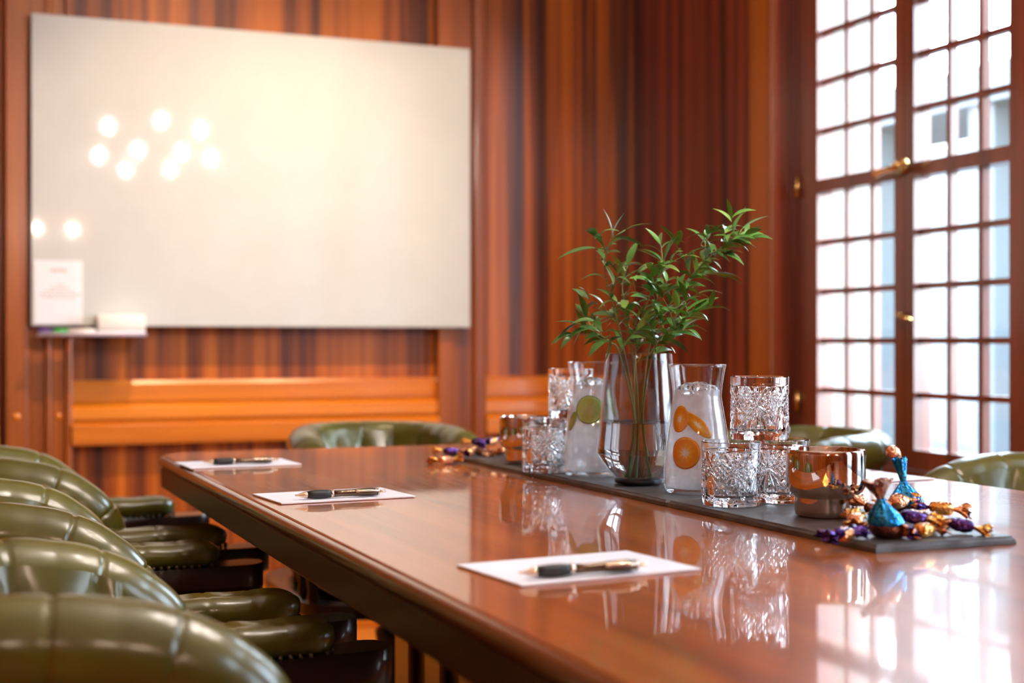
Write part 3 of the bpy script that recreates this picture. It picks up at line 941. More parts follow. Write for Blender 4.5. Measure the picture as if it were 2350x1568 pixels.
put_t(tl, 1677, 1.958, SZ + .0003, 'cut-glass tumbler in the front stack, lower left, in front of the orange-water carafe', 8)
put_t(dup(tl), 1791, 2.003, SZ + .0003, 'cut-glass tumbler in the front stack, lower right, behind the copper candle holder', 31)
put_t(dup(tl), 1743, 1.985, SZ + TH + .0009, 'cut-glass tumbler balanced on top of the two front tumblers', 52)
put_t(dup(tl), 1252, 2.456, SZ + .0003, 'cut-glass tumbler at the front of the far stack, left of the lime-water carafe', 15)
put_t(dup(tl), 1262, 2.551, SZ + .0003, 'cut-glass tumbler in the far stack, directly behind its front glass', 40)
put_t(dup(tl), 1368, 2.566, SZ + .0003, 'cut-glass tumbler in the far stack, hidden behind the lime-water carafe', 22)
put_t(dup(tl), 1310, 2.553, SZ + TH + .0009, 'cut-glass tumbler topping the far stack behind the lime-water carafe', 47)

# ================================================================ CARAFES
CH = .191
c_out = [(.040, .0), (.046, .003), (.0495, .012), (.0502, .026), (.0490, .045), (.0455, .085), (.0395, .122), (.0362, .140), (.0362, .150), (.0385, .168), (.0428, CH)]
def interp(prof, z):
    for (r0, z0), (r1, z1) in zip(prof, prof[1:]):
        if z0 <= z <= z1: return r0 + (r1 - r0) * (z - z0) / (z1 - z0)
    return prof[-1][0] if z > prof[-1][1] else prof[0][0]
c_fine = [(p.x, p.z) for p in catmull([(r, 0, z) for r, z in c_out], 50)]
WALL = .0022
def carafe(px, Z, label):
    q = camxy(px2X(px, Z), Z)
    c = empty('carafe', (q.x, q.y, SZ + .0004), 0, label, 'carafe', 'water carafes on the slate boards')
    inner = [(r - WALL, z) for r, z in c_fine if z > .008]
    prof = [(0, .002), (.03, .002), (.038, .0)] + c_fine[1:] + [(c_fine[-1][0] - WALL * .5, CH + .0006)] + list(reversed(inner)) + [(inner[0][0] - .006, .0065), (0, .006)]
    obj('glass_body', lathe(prof, 72), M['clear'], c)
    lev = .153
    lq = [(0, .0075), (inner[0][0] - .008, .0075)] + [(r - .0006, z) for r, z in inner if z > .009 and z < lev] + [(interp(inner, lev) - .0006, lev), (0, lev)]
    obj('iced_water', lathe(lq, 64), M['cloudy'], c)
    return c, inner, lev
def slice_on(car, inner, name, label, cat, mat, group, u0, z0, rad, ax=1.0, rot=0, thick=.0028, depth=0.0):
    """disc of fruit pressed against the inside of the glass, bent to its curve; u0 = angle about the axis"""
    V, F, UV = [], [], []
    nr, na = 7, 36
    cr, sr = math.cos(R_(rot)), math.sin(R_(rot))
    for side in (0, 1):
        for i in range(nr + 1):
            for k in range(na):
                a = 2 * PI * k / na; r = i / nr
                x, y = r * math.cos(a), r * math.sin(a)
                uu, vv = x * rad * ax, y * rad
                uu, vv = uu * cr - vv * sr, uu * sr + vv * cr
                zz = z0 + vv
                rw = interp(inner, zz) - .00035 - (thick if side else 0) - depth
                th = u0 + uu / rw
                V.append((rw * math.cos(th), rw * math.sin(th), zz)); UV.append((x, y))
    m = (nr + 1) * na
    for side in (0, 1):
        for i in range(nr):
            for k in range(na):
                j = (k + 1) % na
                F.append((side * m + i * na + k, side * m + i * na + j, side * m + (i + 1) * na + j, side * m + (i + 1) * na + k))
    for k in range(na):
        j = (k + 1) % na
        F.append((nr * na + k, nr * na + j, m + nr * na + j, m + nr * na + k))
    cz = Vector(V[0])
    V = [Vector(v) - cz for v in V]
    me_v = (V, F)
    o = obj(name, me_v, mat, None, True, loc=Vector(car.location) + cz, uv=UV)
    tag(o, label, cat, group)
    return o
def toward_cam(loc): return math.atan2(-loc[1], -loc[0])
def ice(car, lev, spots, label, seed):
    rnd = random.Random(seed)
    bm = bmesh.new(); bmesh.ops.create_cube(bm, size=.017)
    bmesh.ops.bevel(bm, geom=list(bm.edges), offset=.0045, segments=3, profile=.5, affect='EDGES')
    for v in bm.verts: v.co += Vector((rnd.uniform(-1, 1), rnd.uniform(-1, 1), rnd.uniform(-1, 1))) * .0008
    base = obj('ice_cube', bm, M['ice'])
    for k, (dx, dy, dz) in enumerate(spots):
        o = base if k == 0 else dup(base)
        o.location = Vector(car.location) + Vector((dx, dy, lev + dz))
        o.rotation_euler = (rnd.uniform(-.5, .5), rnd.uniform(-.5, .5), rnd.uniform(0, 3))
        tag(o, label, 'ice cube', 'ice cubes in the ' + ('orange' if seed == 1 else 'lime') + '-water carafe')
co, inn, lev = carafe(1600, 2.115, 'glass carafe of iced water with orange slices, right of the vase')
a0 = toward_cam(co.location)
OG = 'orange slices in the carafe'
slice_on(co, inn, 'orange_slice', 'large round orange slice facing front, lowest in the carafe', 'orange slice', M['orange'], OG, a0 - .40, .062, .0235, .97, 10)
slice_on(co, inn, 'orange_slice', 'orange slice seen edge-on at the left side of the carafe, above the lowest slice', 'orange slice', M['orange'], OG, a0 - .72, .111, .0195, .75, 0)
slice_on(co, inn, 'orange_slice', 'tilted orange slice slanting down to the right in the carafe', 'orange slice', M['orange'], OG, a0 + .02, .103, .027, .36, 48)
ice(co, lev, [(.012, .010, .001), (-.014, .006, .0), (.0, -.016, .002), (.016, -.012, -.001), (-.010, -.010, .003), (.0, .02, .001)], 'clear ice cube floating at the top of the orange-water carafe', 1)
cl, inn, lev = carafe(1361, 2.392, 'glass carafe of iced water with lime slices, left of the vase')
a0 = toward_cam(cl.location)
LG = 'lime slices in the carafe'
slice_on(cl, inn, 'lime_slice', 'round pale lime slice facing front in the left carafe', 'lime slice', M['lime'], LG, a0 - .18, .112, .0235, 1, 0)
slice_on(cl, inn, 'lime_slice', 'lime slice overlapping behind and right of the front lime slice', 'lime slice', M['lime'], LG, a0 + .32, .106, .0225, .95, 20, depth=.0035)
slice_on(cl, inn, 'lime_slice', 'narrow green lime slice at the left edge of the carafe', 'lime slice', M['lime'], LG, a0 - 1.02, .092, .017, .5, -25)
slice_on(cl, inn, 'lime_slice', 'thin lime slice high on the right side of the carafe behind the vase', 'lime slice', M['lime'], LG, a0 + 1.0, .125, .024, .35, 15)
ice(cl, lev, [(.012, .010, .001), (-.014, .006, .0), (.0, -.016, .002), (.016, -.012, -.001), (-.010, -.010, .003)], 'clear ice cube floating at the top of the lime-water carafe', 2)

# ================================================================ VASE with greenery
vq = camxy(px2X(1466, 2.247), 2.247)
VB = SZ + .0004
v_out = [(.0385, .003), (.0395, .008), (.0515, .026), (.0640, .044), (.0668, .0485), (.0668, .053), (.0640, .080), (.0600, .120), (.0560, .165), (.0523, .206)]
vase = empty('glass_vase', (vq.x, vq.y, VB), 0, 'smoked glass vase with angular base, half full of water and green sprigs', 'vase')
vin = [(r - .0028, z) for r, z in v_out if z > .02]
obj('glass_body', lathe([(0, 0.0005), (.034, 0), (.0385, .003)] + v_out[1:] + [(.0510, .2066)] + list(reversed(vin)) + [(.0375, .0125), (0, .0115)], 96), M['smoke'], vase, True, auto=30)
obj('thick_base', lathe([(0, .002), (.034, .0015), (.0375, .003), (.039, .0085), (.030, .0098), (0, .0102)], 64), M['smoke_base'], vase)
WL = .0985
wi = [(r - .0024, z) for r, z in v_out if z > .02]
obj('water', lathe([(0, .0118), (.0373, .0128)] + [(r, z) for r, z in wi if z < WL] + [(interp(wi, WL), WL), (interp(wi, WL) - .003, WL - .0012), (0, WL - .0012)], 96), M['water'], vase, True, auto=30)

def leaf_mesh(base, direc, length, width, curl, roll, V, F, rnd):
    d = direc.normalized()
    up = Vector((0, 0, 1))
    side = d.cross(up)
    if side.length < .15: side = d.cross(Vector((1, 0, 0)))
    side.normalize()
    side = Matrix.Rotation(roll, 3, d) @ side
    nrm = side.cross(d).normalized()
    n = 9
    b = len(V)
    p = base.copy(); dd = d.copy()
    petiole = .06
    for i in range(n + 1):
        t = i / n
        w = width * (math.sin(PI * min(1, t ** .85)) ** .85) * .5 if 0 < t < 1 else .0003
        if t > .8: w *= 1 - .35 * (t - .8) / .2
        V.append(p - side * w + nrm * w * .35); V.append(p + nrm * 0); V.append(p + side * w + nrm * w * .35)
        dd = (dd + (Vector((0, 0, -1)) * curl * .09) - nrm * curl * .05).normalized()
        p = p + dd * (length / n)
    for i in range(n):
        for k in (0, 1):
            F.append((b + i * 3 + k, b + i * 3 + k + 1, b + i * 3 + k + 4, b + i * 3 + k + 3))

def sprig(label, pts, nleaf, seed, mat, z_lo=.01, side=(0, 0), lsize=.043, extra=()):
    """pts: photo positions (px,py,depth offset) from the rim upward"""
    rnd = random.Random(seed)
    Zv = 2.247
    W = [at_d(px, py, Zv + dz) - Vector((vq.x, vq.y, VB)) for px, py, dz in pts]
    low = [Vector((side[0] * .75, side[1] * .75, z_lo)), Vector((side[0] * .30, side[1] * .30, .07)), Vector((W[0].x * .35, W[0].y * .35, .13))]
    s = empty('greenery_sprig', (vq.x, vq.y, VB), 0, label, 'sprig', 'leafy green sprigs in the vase')
    path = catmull(low + W, 46)
    stems = [tube(path, [.0019 - .0000275 * i for i in range(46)], 7)]
    V, F = [], []
    V2, F2 = [], []
    # start index of the leafy part
    rim = [i for i, p in enumerate(path) if p.z > (.155 if seed == 67 else .185)][0]
    def put(p, d, l, curl):
        tgt = (V, F) if rnd.random() < .72 else (V2, F2)
        leaf_mesh(p, d, l, l * rnd.uniform(.22, .31), curl, rnd.uniform(-.9, .9), tgt[0], tgt[1], rnd)
    k = 0
    span = 45 - rim
    nb = max(4, nleaf // 4)
    for b in range(nb):
        i = rim + int(span * (b + .4) / nb)
        p = path[i]; tg = (path[min(i + 1, 45)] - path[i - 1]).normalized()
        ang = b * 2.4 + rnd.uniform(-.4, .4)
        h = Vector((math.cos(ang), math.sin(ang), 0))
        d = (tg * .75 + h * .8 + Vector((0, 0, .12))).normalized()
        ln = rnd.uniform(.045, .075) * (1 - .35 * b / nb)
        br = catmull([p, p + d * ln * .5 + Vector((0, 0, .004)), p + d * ln + Vector((0, 0, -.002))], 8)
        stems.append(tube(br, [.0011 - .0001 * q for q in range(8)], 5))
        for q in range(1, 5):
            pp = br[min(7, q * 2 - 1)]
            aa = rnd.uniform(0, 2 * PI)
            ld = (d * .9 + Vector((math.cos(aa), math.sin(aa), rnd.uniform(-.25, .5))) * .75).normalized()
            put(pp, ld, lsize * rnd.uniform(.72, 1.15), rnd.uniform(.3, 1.6))
        put(br[7], d, lsize * rnd.uniform(.8, 1.15), rnd.uniform(.2, 1.2))
    for b in range(max(3, nleaf // 2)):
        i = rim + 2 + int((span - 2) * (b + .5) / max(3, nleaf // 2))
        p = path[i]; tg = (path[min(i + 1, 45)] - path[i - 1]).normalized()
        aa = b * 2.6 + rnd.uniform(-.5, .5)
        put(p, tg * .7 + Vector((math.cos(aa), math.sin(aa), rnd.uniform(-.1, .4))), lsize * rnd.uniform(.75, 1.1), rnd.uniform(.2, 1.4))
    tg = (path[45] - path[43]).normalized()
    put(path[45], tg, lsize * 1.1, .4)
    for px, py, dz, qx, qy, l in extra:                # leaves the photo shows singly: base -> tip
        a = at_d(px, py, Zv + dz) - Vector((vq.x, vq.y, VB)); t = at_d(qx, qy, Zv + dz) - Vector((vq.x, vq.y, VB))
        leaf_mesh(a, (t - a) + Vector((0, 0, .006)), (t - a).length, (t - a).length * .28, .35, rnd.uniform(-.4, .4), V, F, rnd)
        j = min(path, key=lambda q: (q - a).length)
        stems.append(tube([j, a], .0009, 5))
    obj('stem', join(*stems), M['stem'], s)
    obj('leaves', (V, F), mat, s)
    if V2: obj('pale_leaves', (V2, F2), M['leaf_light'], s)
    return s
sprig('leafy sprig on the left with one dark upright leaf at its top', [(1432, 806, .0), (1418, 740, .01), (1395, 660, .015), (1388, 600, .01), (1402, 548, .0)], 22, 11, M['leaf_dark'], side=(-.03, -.01),
      extra=[(1407, 545, 0, 1391, 476, 0), (1408, 545, 0, 1487, 560, 0), (1370, 570, 0, 1275, 582, 0), (1435, 528, 0, 1497, 507, 0)])
sprig('long leafy sprig leaning far to the right, reaching highest in the vase', [(1488, 806, .01), (1508, 740, .02), (1560, 670, .02), (1612, 605, .01), (1664, 562, .0), (1690, 548, .0)], 72, 23, M['leaf'], side=(.02, -.01), lsize=.041,
      extra=[(1682, 540, 0, 1705, 470, 0), (1702, 527, 0, 1760, 488, 0), (1608, 562, 0, 1646, 515, 0), (1645, 628, 0, 1708, 648, 0), (1640, 626, 0, 1705, 634, 0)])
sprig('short leafy sprig spreading low over the left side of the vase rim', [(1420, 808, -.02), (1400, 785, -.035), (1370, 765, -.045), (1345, 752, -.05)], 15, 31, M['leaf_dark'], side=(-.015, .01), lsize=.046,
      extra=[(1345, 745, -.05, 1312, 792, 0), (1325, 742, -.05, 1268, 785, 0), (1400, 770, -.05, 1392, 835, 0)])
sprig('upright leafy sprig in the middle with a single leaf pointing straight up', [(1458, 806, -.005), (1470, 740, -.01), (1490, 680, -.015), (1515, 625, -.015), (1524, 600, -.015)], 28, 47, M['leaf'], side=(.005, .02),
      extra=[(1524, 596, -.01, 1542, 538, 0), (1458, 672, -.03, 1448, 614, 0)])
sprig('leafy sprig bending low over the right side of the vase rim', [(1500, 806, -.02), (1528, 776, -.03), (1560, 742, -.035), (1590, 715, -.04)], 30, 53, M['leaf'], side=(.012, -.028), lsize=.042,
      extra=[(1560, 730, -.04, 1626, 727, 0), (1575, 715, -.04, 1632, 676, 0), (1580, 745, -.03, 1624, 760, 0)])
sprig('slender leafy sprig leaning back behind the middle of the bouquet', [(1450, 806, .02), (1440, 730, .045), (1428, 660, .06), (1440, 610, .065)], 18, 67, M['leaf_dark'], side=(-.01, .025), lsize=.042)

# ================================================================ COPPER GLASS CANDLE HOLDERS
def holder(px, Z, label, dy=0):
    q = camxy(px2X(px, Z), Z)
    h = empty('candle_holder', (q.x, q.y + dy, SZ + .0004), 0, label, 'candle holder', 'copper glass candle holders on the slate boards')
    o_ = [(0, .0004), (.034, 0), (.0385, .002), (.0398, .008), (.0398, .024), (.0405, .0275), (.046, .0310), (.0495, .037), (.0504, .046), (.0504, .080), (.0500, .085), (.0488, .0868)]
    i_ = [(.0478, .0858), (.0482, .046), (.0470, .038), (.043, .0345), (.0375, .0325), (.0372, .008), (0, .006)]
    obj('glass_cup', lathe(o_ + i_, 80), M['copper_glass'], h)
    return h
h1 = holder(1895, 1.838, 'copper mirrored glass candle holder with lit tealight, beside the near sweets')
h2 = holder(1214, 2.626, 'copper mirrored glass candle holder at the far end of the slate runner', .012)
def tealight(h, label):
    t = empty('tealight', (h.location.x, h.location.y, h.location.z + .0086), 0, label, 'candle', 'tealights in the copper holders')
    obj('wax', lathe([(0, 0), (.035, 0), (.0355, .002), (.0355, .024), (.034, .0245), (0, .023)], 40), M['wax'], t)
    obj('wick', tube([(0, 0, .0225), (.001, 0, .031)], .0009, 6), M['rubber'], t)
    obj('flame', lathe([(0, .0275), (.0026, .031), (.0034, .0345), (.0022, .040), (.0, .047)], 12), M['flame'], t)
tealight(h1, 'lit tealight glowing inside the near copper candle holder')
tealight(h2, 'lit tealight glowing inside the far copper candle holder')

# ================================================================ NOTE PADS and PENS
def pad(px, py, ang, label):
    p = at_z(px, py, TZ + .001)
    t = .0022
    o = obj('note_pad', bbox(-.105, .105, -.0705, .0705, 0, t, .0003, 1), M['paper'], None, False, loc=(p.x, p.y, TZ + .0006), rot=(0, 0, R_(ang)))
    return tag(o, label, 'note pad', 'white note pads on the table')
pad((1053 + 1600) / 2, 1304, 6, 'white note pad nearest the camera with a pen on it')
pad((592 + 945) / 2 - 3, 1138.5, 5, 'white note pad second from the near end, by the left table edge')
pad(545, 1065, 3, 'white note pad at the far left corner of the table')
PZ = TZ + .0006 + .0022
pad4 = obj('note_pad', bbox(-.105, .105, -.0705, .0705, 0, .0022, .0003, 1), M['paper'], None, False, loc=(1.468, 2.03, TZ + .0006), rot=(0, 0, R_(3)))
tag(pad4, 'white note pad by the right table edge, behind the candle holder', 'note pad', 'white note pads on the table')
def make_pen():
    p = empty('ballpoint_pen')
    def lx(prof, name, mat, par, seg=18):
        v, f = lathe(prof, seg)
        return obj(name, ([(z, x, y) for x, y, z in v], f), mat, par)
    lx([(0, -.071), (.0011, -.0705), (.0013, -.067), (.0035, -.060), (.0050, -.0535), (.0050, -.0525), (0, -.0525)], 'tip', M['chrome'], p)
    lx([(0, -.0525), (.0052, -.0525), (.0062, -.044), (.0067, -.034), (.0064, -.024), (.0056, -.0165), (0, -.0165)], 'grip', M['rubber'], p)
    lx([(0, -.0165), (.0058, -.0165), (.0058, -.0125), (0, -.0125)], 'ring', M['chrome'], p)
    lx([(0, -.0125), (.0052, -.0125), (.0048, .002), (.0051, .018), (.0060, .036), (.0062, .048), (.0054, .057), (0, .057)], 'barrel', M['gunmetal'], p)
    lx([(0, .057), (.0055, .057), (.0050, .0595), (0, .0595)], 'collar', M['chrome'], p)
    lx([(0, .0595), (.0021, .0595), (.0021, .0695), (.0012, .0705), (0, .0705)], 'plunger', M['chrome'], p)
    obj('clip', tube(catmull([(.056, -.0058, .002), (.046, -.0088, .003), (.030, -.0085, .003), (.020, -.0072, .003)], 12), [.0017] * 9 + [.0022, .0022, .0014], 8, flat=1.6), M['chrome'], p)
    return p
pen = make_pen()
PG = 'ballpoint pens on the note pads'
def put_pen(o, p0, p1, label):
    a, b = at_z(p0[0], p0[1], PZ + .004), at_z(p1[0], p1[1], PZ + .004)
    c = (a + b) / 2
    o.location = (c.x, c.y, PZ + .0070)
    o.rotation_euler = (0, 0, math.atan2(b.y - a.y, b.x - a.x))
    return tag(o, label, 'pen', PG)
put_pen(pen, (1197, 1322), (1480, 1302), 'black and bronze ballpoint pen on the nearest note pad')
put_pen(dup(pen), (681, 1142), (882, 1132), 'black and bronze ballpoint pen on the second note pad from the near end')
put_pen(dup(pen), (478, 1064), (628, 1059), 'black and bronze ballpoint pen on the far left note pad')
p4 = dup(pen); p4.location = (1.435, 2.065, PZ + .0070); p4.rotation_euler = (0, 0, R_(172))
tag(p4, 'ballpoint pen on the note pad by the right table edge', 'pen', PG)

# ================================================================ WRAPPED SWEETS
def candy_parts(seed, body_mat, twist_mat, L_=.030, W_=.019, H_=.015):
    rnd = random.Random(seed)
    c = empty('wrapped_sweet')
    V, F = [], []
    n, m = 22, 18
    o1, o2 = rnd.random() * 9, rnd.random() * 9
    for i in range(n + 1):
        t = i / n
        x = -L_ / 2 + L_ * t
        e = (1 - abs(2 * t - 1) ** 3.2)
        e = .20 + .80 * max(0, e) ** .5
        for k in range(m):
            a = 2 * PI * k / m
            ca, sa = math.cos(a), math.sin(a)
            w = W_ / 2 * e * abs(ca) ** .6 * (1 if ca > 0 else -1); h = H_ / 2 * e * abs(sa) ** .6 * (1 if sa > 0 else -1)
            cr = 1 + .16 * mnoise.noise(Vector((x * 160 + o1, ca * 1.6, sa * 1.6 + o2)))
            V.append((x, w * cr, h * cr))
    for i in range(n):
        for k in range(m):
            j = (k + 1) % m
            F.append((i * m + k, i * m + j, (i + 1) * m + j, (i + 1) * m + k))
    F.append(tuple(range(m))); F.append(tuple(n * m + k for k in range(m)))
    obj('wrapped_body', (V, F), body_mat, c)
    for s in (-1, 1):
        V, F = [], []
        n2, m2 = 9, 26
        for i in range(n2 + 1):
            t = i / n2
            x = s * (L_ / 2 - .001 + .019 * t)
            r0 = .0022 + .0125 * t ** 1.15
            for k in range(m2):
                a = 2 * PI * k / m2
                fold = 1 + .30 * math.sin(a * 6 + o1 + 2 * t) * t + .12 * math.sin(a * 3 + o2)
                fl = .45 + .25 * (1 - t)
                V.append((x + s * .0035 * t * math.sin(a * 6 + o1), r0 * fold * math.cos(a + s * 1.2 * t), r0 * fold * fl * math.sin(a + s * 1.2 * t)))
        for side in (0,):
            for i in range(n2):
                for k in range(m2):
                    j = (k + 1) % m2
                    F.append((i * m2 + k, i * m2 + j, (i + 1) * m2 + j, (i + 1) * m2 + k))
        F.append(tuple(range(m2)))
        # folded-in mouth of the twist
        b = len(V)
        for k in range(m2):
            q = Vector(V[n2 * m2 + k]); V.append((q.x - s * .007, q.y * .45, q.z * .45))
        for k in range(m2):
            j = (k + 1) % m2
            F.append((n2 * m2 + k, n2 * m2 + j, b + j, b + k))
        F.append(tuple(b + k for k in range(m2)))
        obj('twisted_end', (V, F), twist_mat, c)
    return c
SW1, SW2 = 'wrapped sweets heaped at the near end of the slate', 'wrapped sweets heaped at the far end of the slate'
kinds = {'copper': ('foil_copper', 'foil_gold'), 'purple': ('foil_purple', 'foil_violet'), 'gold': ('foil_gold', 'foil_purple'), 'violet': ('foil_violet', 'foil_gold'), 'brown': ('foil_brown', 'foil_copper')}
protos = {}
def sweet(kind, loc, rot, label, group, sc=1.0):
    if kind not in protos:
        o = protos[kind] = candy_parts(len(protos) + 3, M[kinds[kind][0]], M[kinds[kind][1]])
    else:
        o = dup(protos[kind])
    o.location = loc; o.rotation_euler = tuple(R_(a) for a in rot); o.scale = (sc,) * 3
    tag(o, label, 'wrapped sweet', group)
    return o
def sw(px, py, dz, kind, rot, label, g=SW1, base=None, sc=1.0):
    z = (SZ if base is None else base) + .0085 + dz
    return sweet(kind, at_z(px, py, z), rot, label, g, sc)
sw(1936, 1226, .000, 'purple', (10, 0, 20), 'purple and copper sweet leftmost in the near heap, at the slate edge')
sw(1962, 1193, .003, 'copper', (0, -6, 55), 'pinkish copper sweet beside the foot of the near candle holder')
sw(2120, 1217, .000, 'gold', (15, 0, 18), 'golden sweet lying at the front middle of the near heap')
sw(2008, 1172, .006, 'brown', (0, -20, 100), 'brown sweet behind the front blue foil praline, next to the candle holder')
sw(2095, 1187, .012, 'violet', (0, 10, -25), 'dark violet sweet between the two blue foil pralines in the near heap')
sw(2160, 1167, .010, 'gold', (20, 5, -30), 'golden sweet on top of the right side of the near heap')
sw(2205, 1205, .002, 'violet', (0, 10, -48), 'violet and white sweet rightmost in the near heap, its dark blue twist out at right')
sw(2062, 1150, .014, 'copper', (30, -5, 15), 'copper sweet at the back of the near heap, left of the rear blue praline')
sw(2130, 1190, .006, 'brown', (0, 0, 70), 'brown sweet buried in the centre of the near heap')
TBASE = TZ + .0006
sw(1022, 1055, .000, 'copper', (0, 0, 10), 'pinkish copper sweet lying on the bare table at the far end of the slate', SW2, TBASE)
sw(1034, 1036, .006, 'violet', (0, 5, -10), 'dark violet sweet behind the copper one on the bare table at the far end', SW2, TBASE)
sw(1072, 1038, .003, 'gold', (0, 0, 60), 'golden sweet at the very tip of the far slate', SW2)
sw(1102, 1036, .000, 'brown', (0, 0, 100), 'brown sweet low in the middle of the far heap', SW2)
sw(1128, 1012, .014, 'purple', (10, -10, 20), 'purple sweet on top of the far heap', SW2)
sw(1150, 1036, .002, 'copper', (0, 15, 120), 'pinkish copper sweet against the far candle holder', SW2)
sw(1098, 1014, .010, 'violet', (0, 0, -40), 'violet sweet at the back of the far heap', SW2)

def praline(px, py, label, tilt, bend, H=.062, seed=5, fan=1.0, rz=0):
    rnd = random.Random(seed)
    p = at_z(px, py, SZ + .001)
    c = empty('foil_praline', (p.x, p.y, SZ + .0006), R_(rz), label, 'wrapped sweet', 'blue foil pralines in the near heap')
    def rev(prof, name, mat, off):
        V, F = [], []
        m = 32
        for r, z in prof:
            cx, cy = off(z)
            for k in range(m):
                a = 2 * PI * k / m
                q = min(1, max(0, (z - .012) / .02))
                rr = r * (1 + .16 * q * math.sin(9 * a + seed) + .06 * mnoise.noise(Vector((a * 3, z * 120, seed))))
                V.append((cx + rr * math.cos(a), cy + rr * math.sin(a), z))
        n = len(prof)
        for i in range(n - 1):
            for k in range(m):
                j = (k + 1) % m
                F.append((i * m + k, i * m + j, (i + 1) * m + j, (i + 1) * m + k))
        F.append(tuple(range(m))); F.append(tuple((n - 1) * m + k for k in range(m)))
        return obj(name, (V, F), mat, c)
    off = lambda z: (tilt[0] * z + bend[0] * max(0, z - .03) ** 2 * 25, tilt[1] * z + bend[1] * max(0, z - .03) ** 2 * 25)
    rev([(.0135, 0), (.0175, .003), (.0185, .009), (.0180, .015)], 'chocolate_base', M['foil_brown'], off)
    rev([(.0184, .0125), (.0182, .016), (.0150, .023), (.0085, .031), (.0045, .036), (.0040, .039)], 'foil_wrapper', M['foil_blue'], off)
    # flaring ruffle above the tied neck
    V, F = [], []
    m, n = 40, 10
    for i in range(n + 1):
        t = i / n
        z = .037 + (H - .037) * t
        cx, cy = off(z)
        r = .0038 + .0150 * fan * t ** 1.2
        for k in range(m):
            a = 2 * PI * k / m
            rr = r * (1 + .10 * t * math.sin(9 * a + seed))
            V.append((cx + rr * math.cos(a), cy + rr * (.45 if fan > .6 else .8) * math.sin(a), z + .0015 * t * math.sin(5 * a + seed)))
    for i in range(n):
        for k in range(m):
            j = (k + 1) % m
            F.append((i * m + k, i * m + j, (i + 1) * m + j, (i + 1) * m + k))
    F.append(tuple(range(m)))
    b = len(V)
    for i in range(n, 1, -1):
        for k in range(m):
            q = Vector(V[i * m + k]); cx, cy = off(q.z)
            V.append((cx + (q.x - cx) * .9, cy + (q.y - cy) * .86, q.z - .0004))
    rings = [n * m] + [b + i * m for i in range(n - 1)]
    for A, B in zip(rings, rings[1:]):
        for k in range(m):
            j = (k + 1) % m
            F.append((A + k, A + j, B + j, B + k))
    ru = obj('twisted_ruffle', (V, F), M['foil_brown'] if fan > .6 else M['foil_blue'], c)
    ru['label'] = 'flared brown foil ruffle' if fan > .6 else 'thin twisted blue foil top'
    c.scale = (1.14,) * 3
    tipp = off(H)
    if fan < .6:
        obj('copper_lining', tube(catmull([(tipp[0], tipp[1], H - .002), (tipp[0] - .007, tipp[1], H + .007), (tipp[0] - .019, tipp[1] + .003, H + .006)], 8), [.005, .006, .0065, .007, .007, .0075, .007, .005], 10, flat=.6), M['foil_copper'], c)
    return c
praline(2040, 1232, 'large blue foil praline with flared copper ruffle, at the front of the near heap', (-.22, .10), (0, 0), .058, 5, 1.35, 20)
praline(2088, 1182, 'blue foil praline with tall thin twisted top, standing at the back of the near heap', (-.26, .05), (0, 0), .066, 9, .42, 20)

# ================================================================ LIGHT FITTINGS (over the table, mirrored in the whiteboard)
CHY = 1.55
CHX, CHZ = at_y(356, 340, 2 * YBD - CHY).x, at_y(356, 340, 2 * YBD - CHY).z
cd = empty('chandelier', (CHX, CHY, 0), 0, 'brass chandelier of nine candle bulbs above the table, seen mirrored in the whiteboard', 'chandelier')
obj('ceiling_rose', lathe([(0, ZC - .001), (.06, ZC - .001), (.05, ZC - .03), (.012, ZC - .04), (0, ZC - .04)], 24), M['brass'], cd)
obj('stem', lathe([(0, ZC - .04), (.008, ZC - .04), (.008, CHZ + .25), (.03, CHZ + .18), (.02, CHZ + .1), (.045, CHZ + .02), (.03, CHZ - .06), (.012, CHZ - .1), (0, CHZ - .12)], 20), M['brass'], cd)
# bulb places read back from their mirror images in the board
for k, (px, py, dy) in enumerate(((248, 290, .16), (370, 278, .26), (460, 300, .18), (228, 358, .02), (315, 347, -.10), (417, 350, .06), (484, 365, .0), (288, 390, -.22), (390, 390, -.24))):
    q = at_y(px, py, 2 * YBD - CHY - dy)
    ex = (q.x - CHX, dy); ez = q.z - .085
    arm = obj('arm', join(tube(catmull([(ex[0] * .08, ex[1] * .08, CHZ), (ex[0] * .45, ex[1] * .45, min(ez, CHZ) - .09), (ex[0] * .85, ex[1] * .85, ez - .06), (ex[0], ex[1], ez - .01)], 14), .007, 8),
                          lathe([(0, ez - .015), (.03, ez - .012), (.032, ez - .004), (0, ez - .002)], 16, ex[0], ex[1])), M['brass'], cd)
    obj('candle_tube', lathe([(0, ez - .002), (.011, ez - .002), (.011, ez + .06), (0, ez + .06)], 14, ex[0], ex[1]), M['candle_tube'], arm)
    obj('bulb', lathe([(r_, z + ez + .061) for r_, z in [(0, 0), (.010, .002), (.017, .014), (.018, .024), (.011, .044), (0, .062)]], 10, ex[0], ex[1]), M['bulb'], arm)
def sconce(x, label):
    s = empty('wall_sconce', (x, YF, 0), 0, label, 'wall lamp', 'brass wall sconces')
    obj('back_plate', bbox(-.04, .04, .001, .02, 1.68, 1.9, .008), M['brass'], s, True)
    for sx in (-1, 1):
        arm = obj('arm', tube(catmull([(0, .02, 1.75), (sx * .07, .09, 1.70), (sx * .13, .12, 1.76), (sx * .135, .12, 1.83)], 12), .008, 8), M['brass'], s)
        obj('bulb', lathe([(r_, z + 1.832) for r_, z in [(0, 0), (.012, .002), (.020, .016), (.021, .028), (.012, .05), (0, .07)]], 10, sx * .135, .12), M['bulb_sconce'], arm)
sconce(.88, 'brass double wall sconce behind the camera, mirrored at the left of the whiteboard')
sconce(-.9, 'brass double wall sconce on the rear wall, farther left, behind the camera')

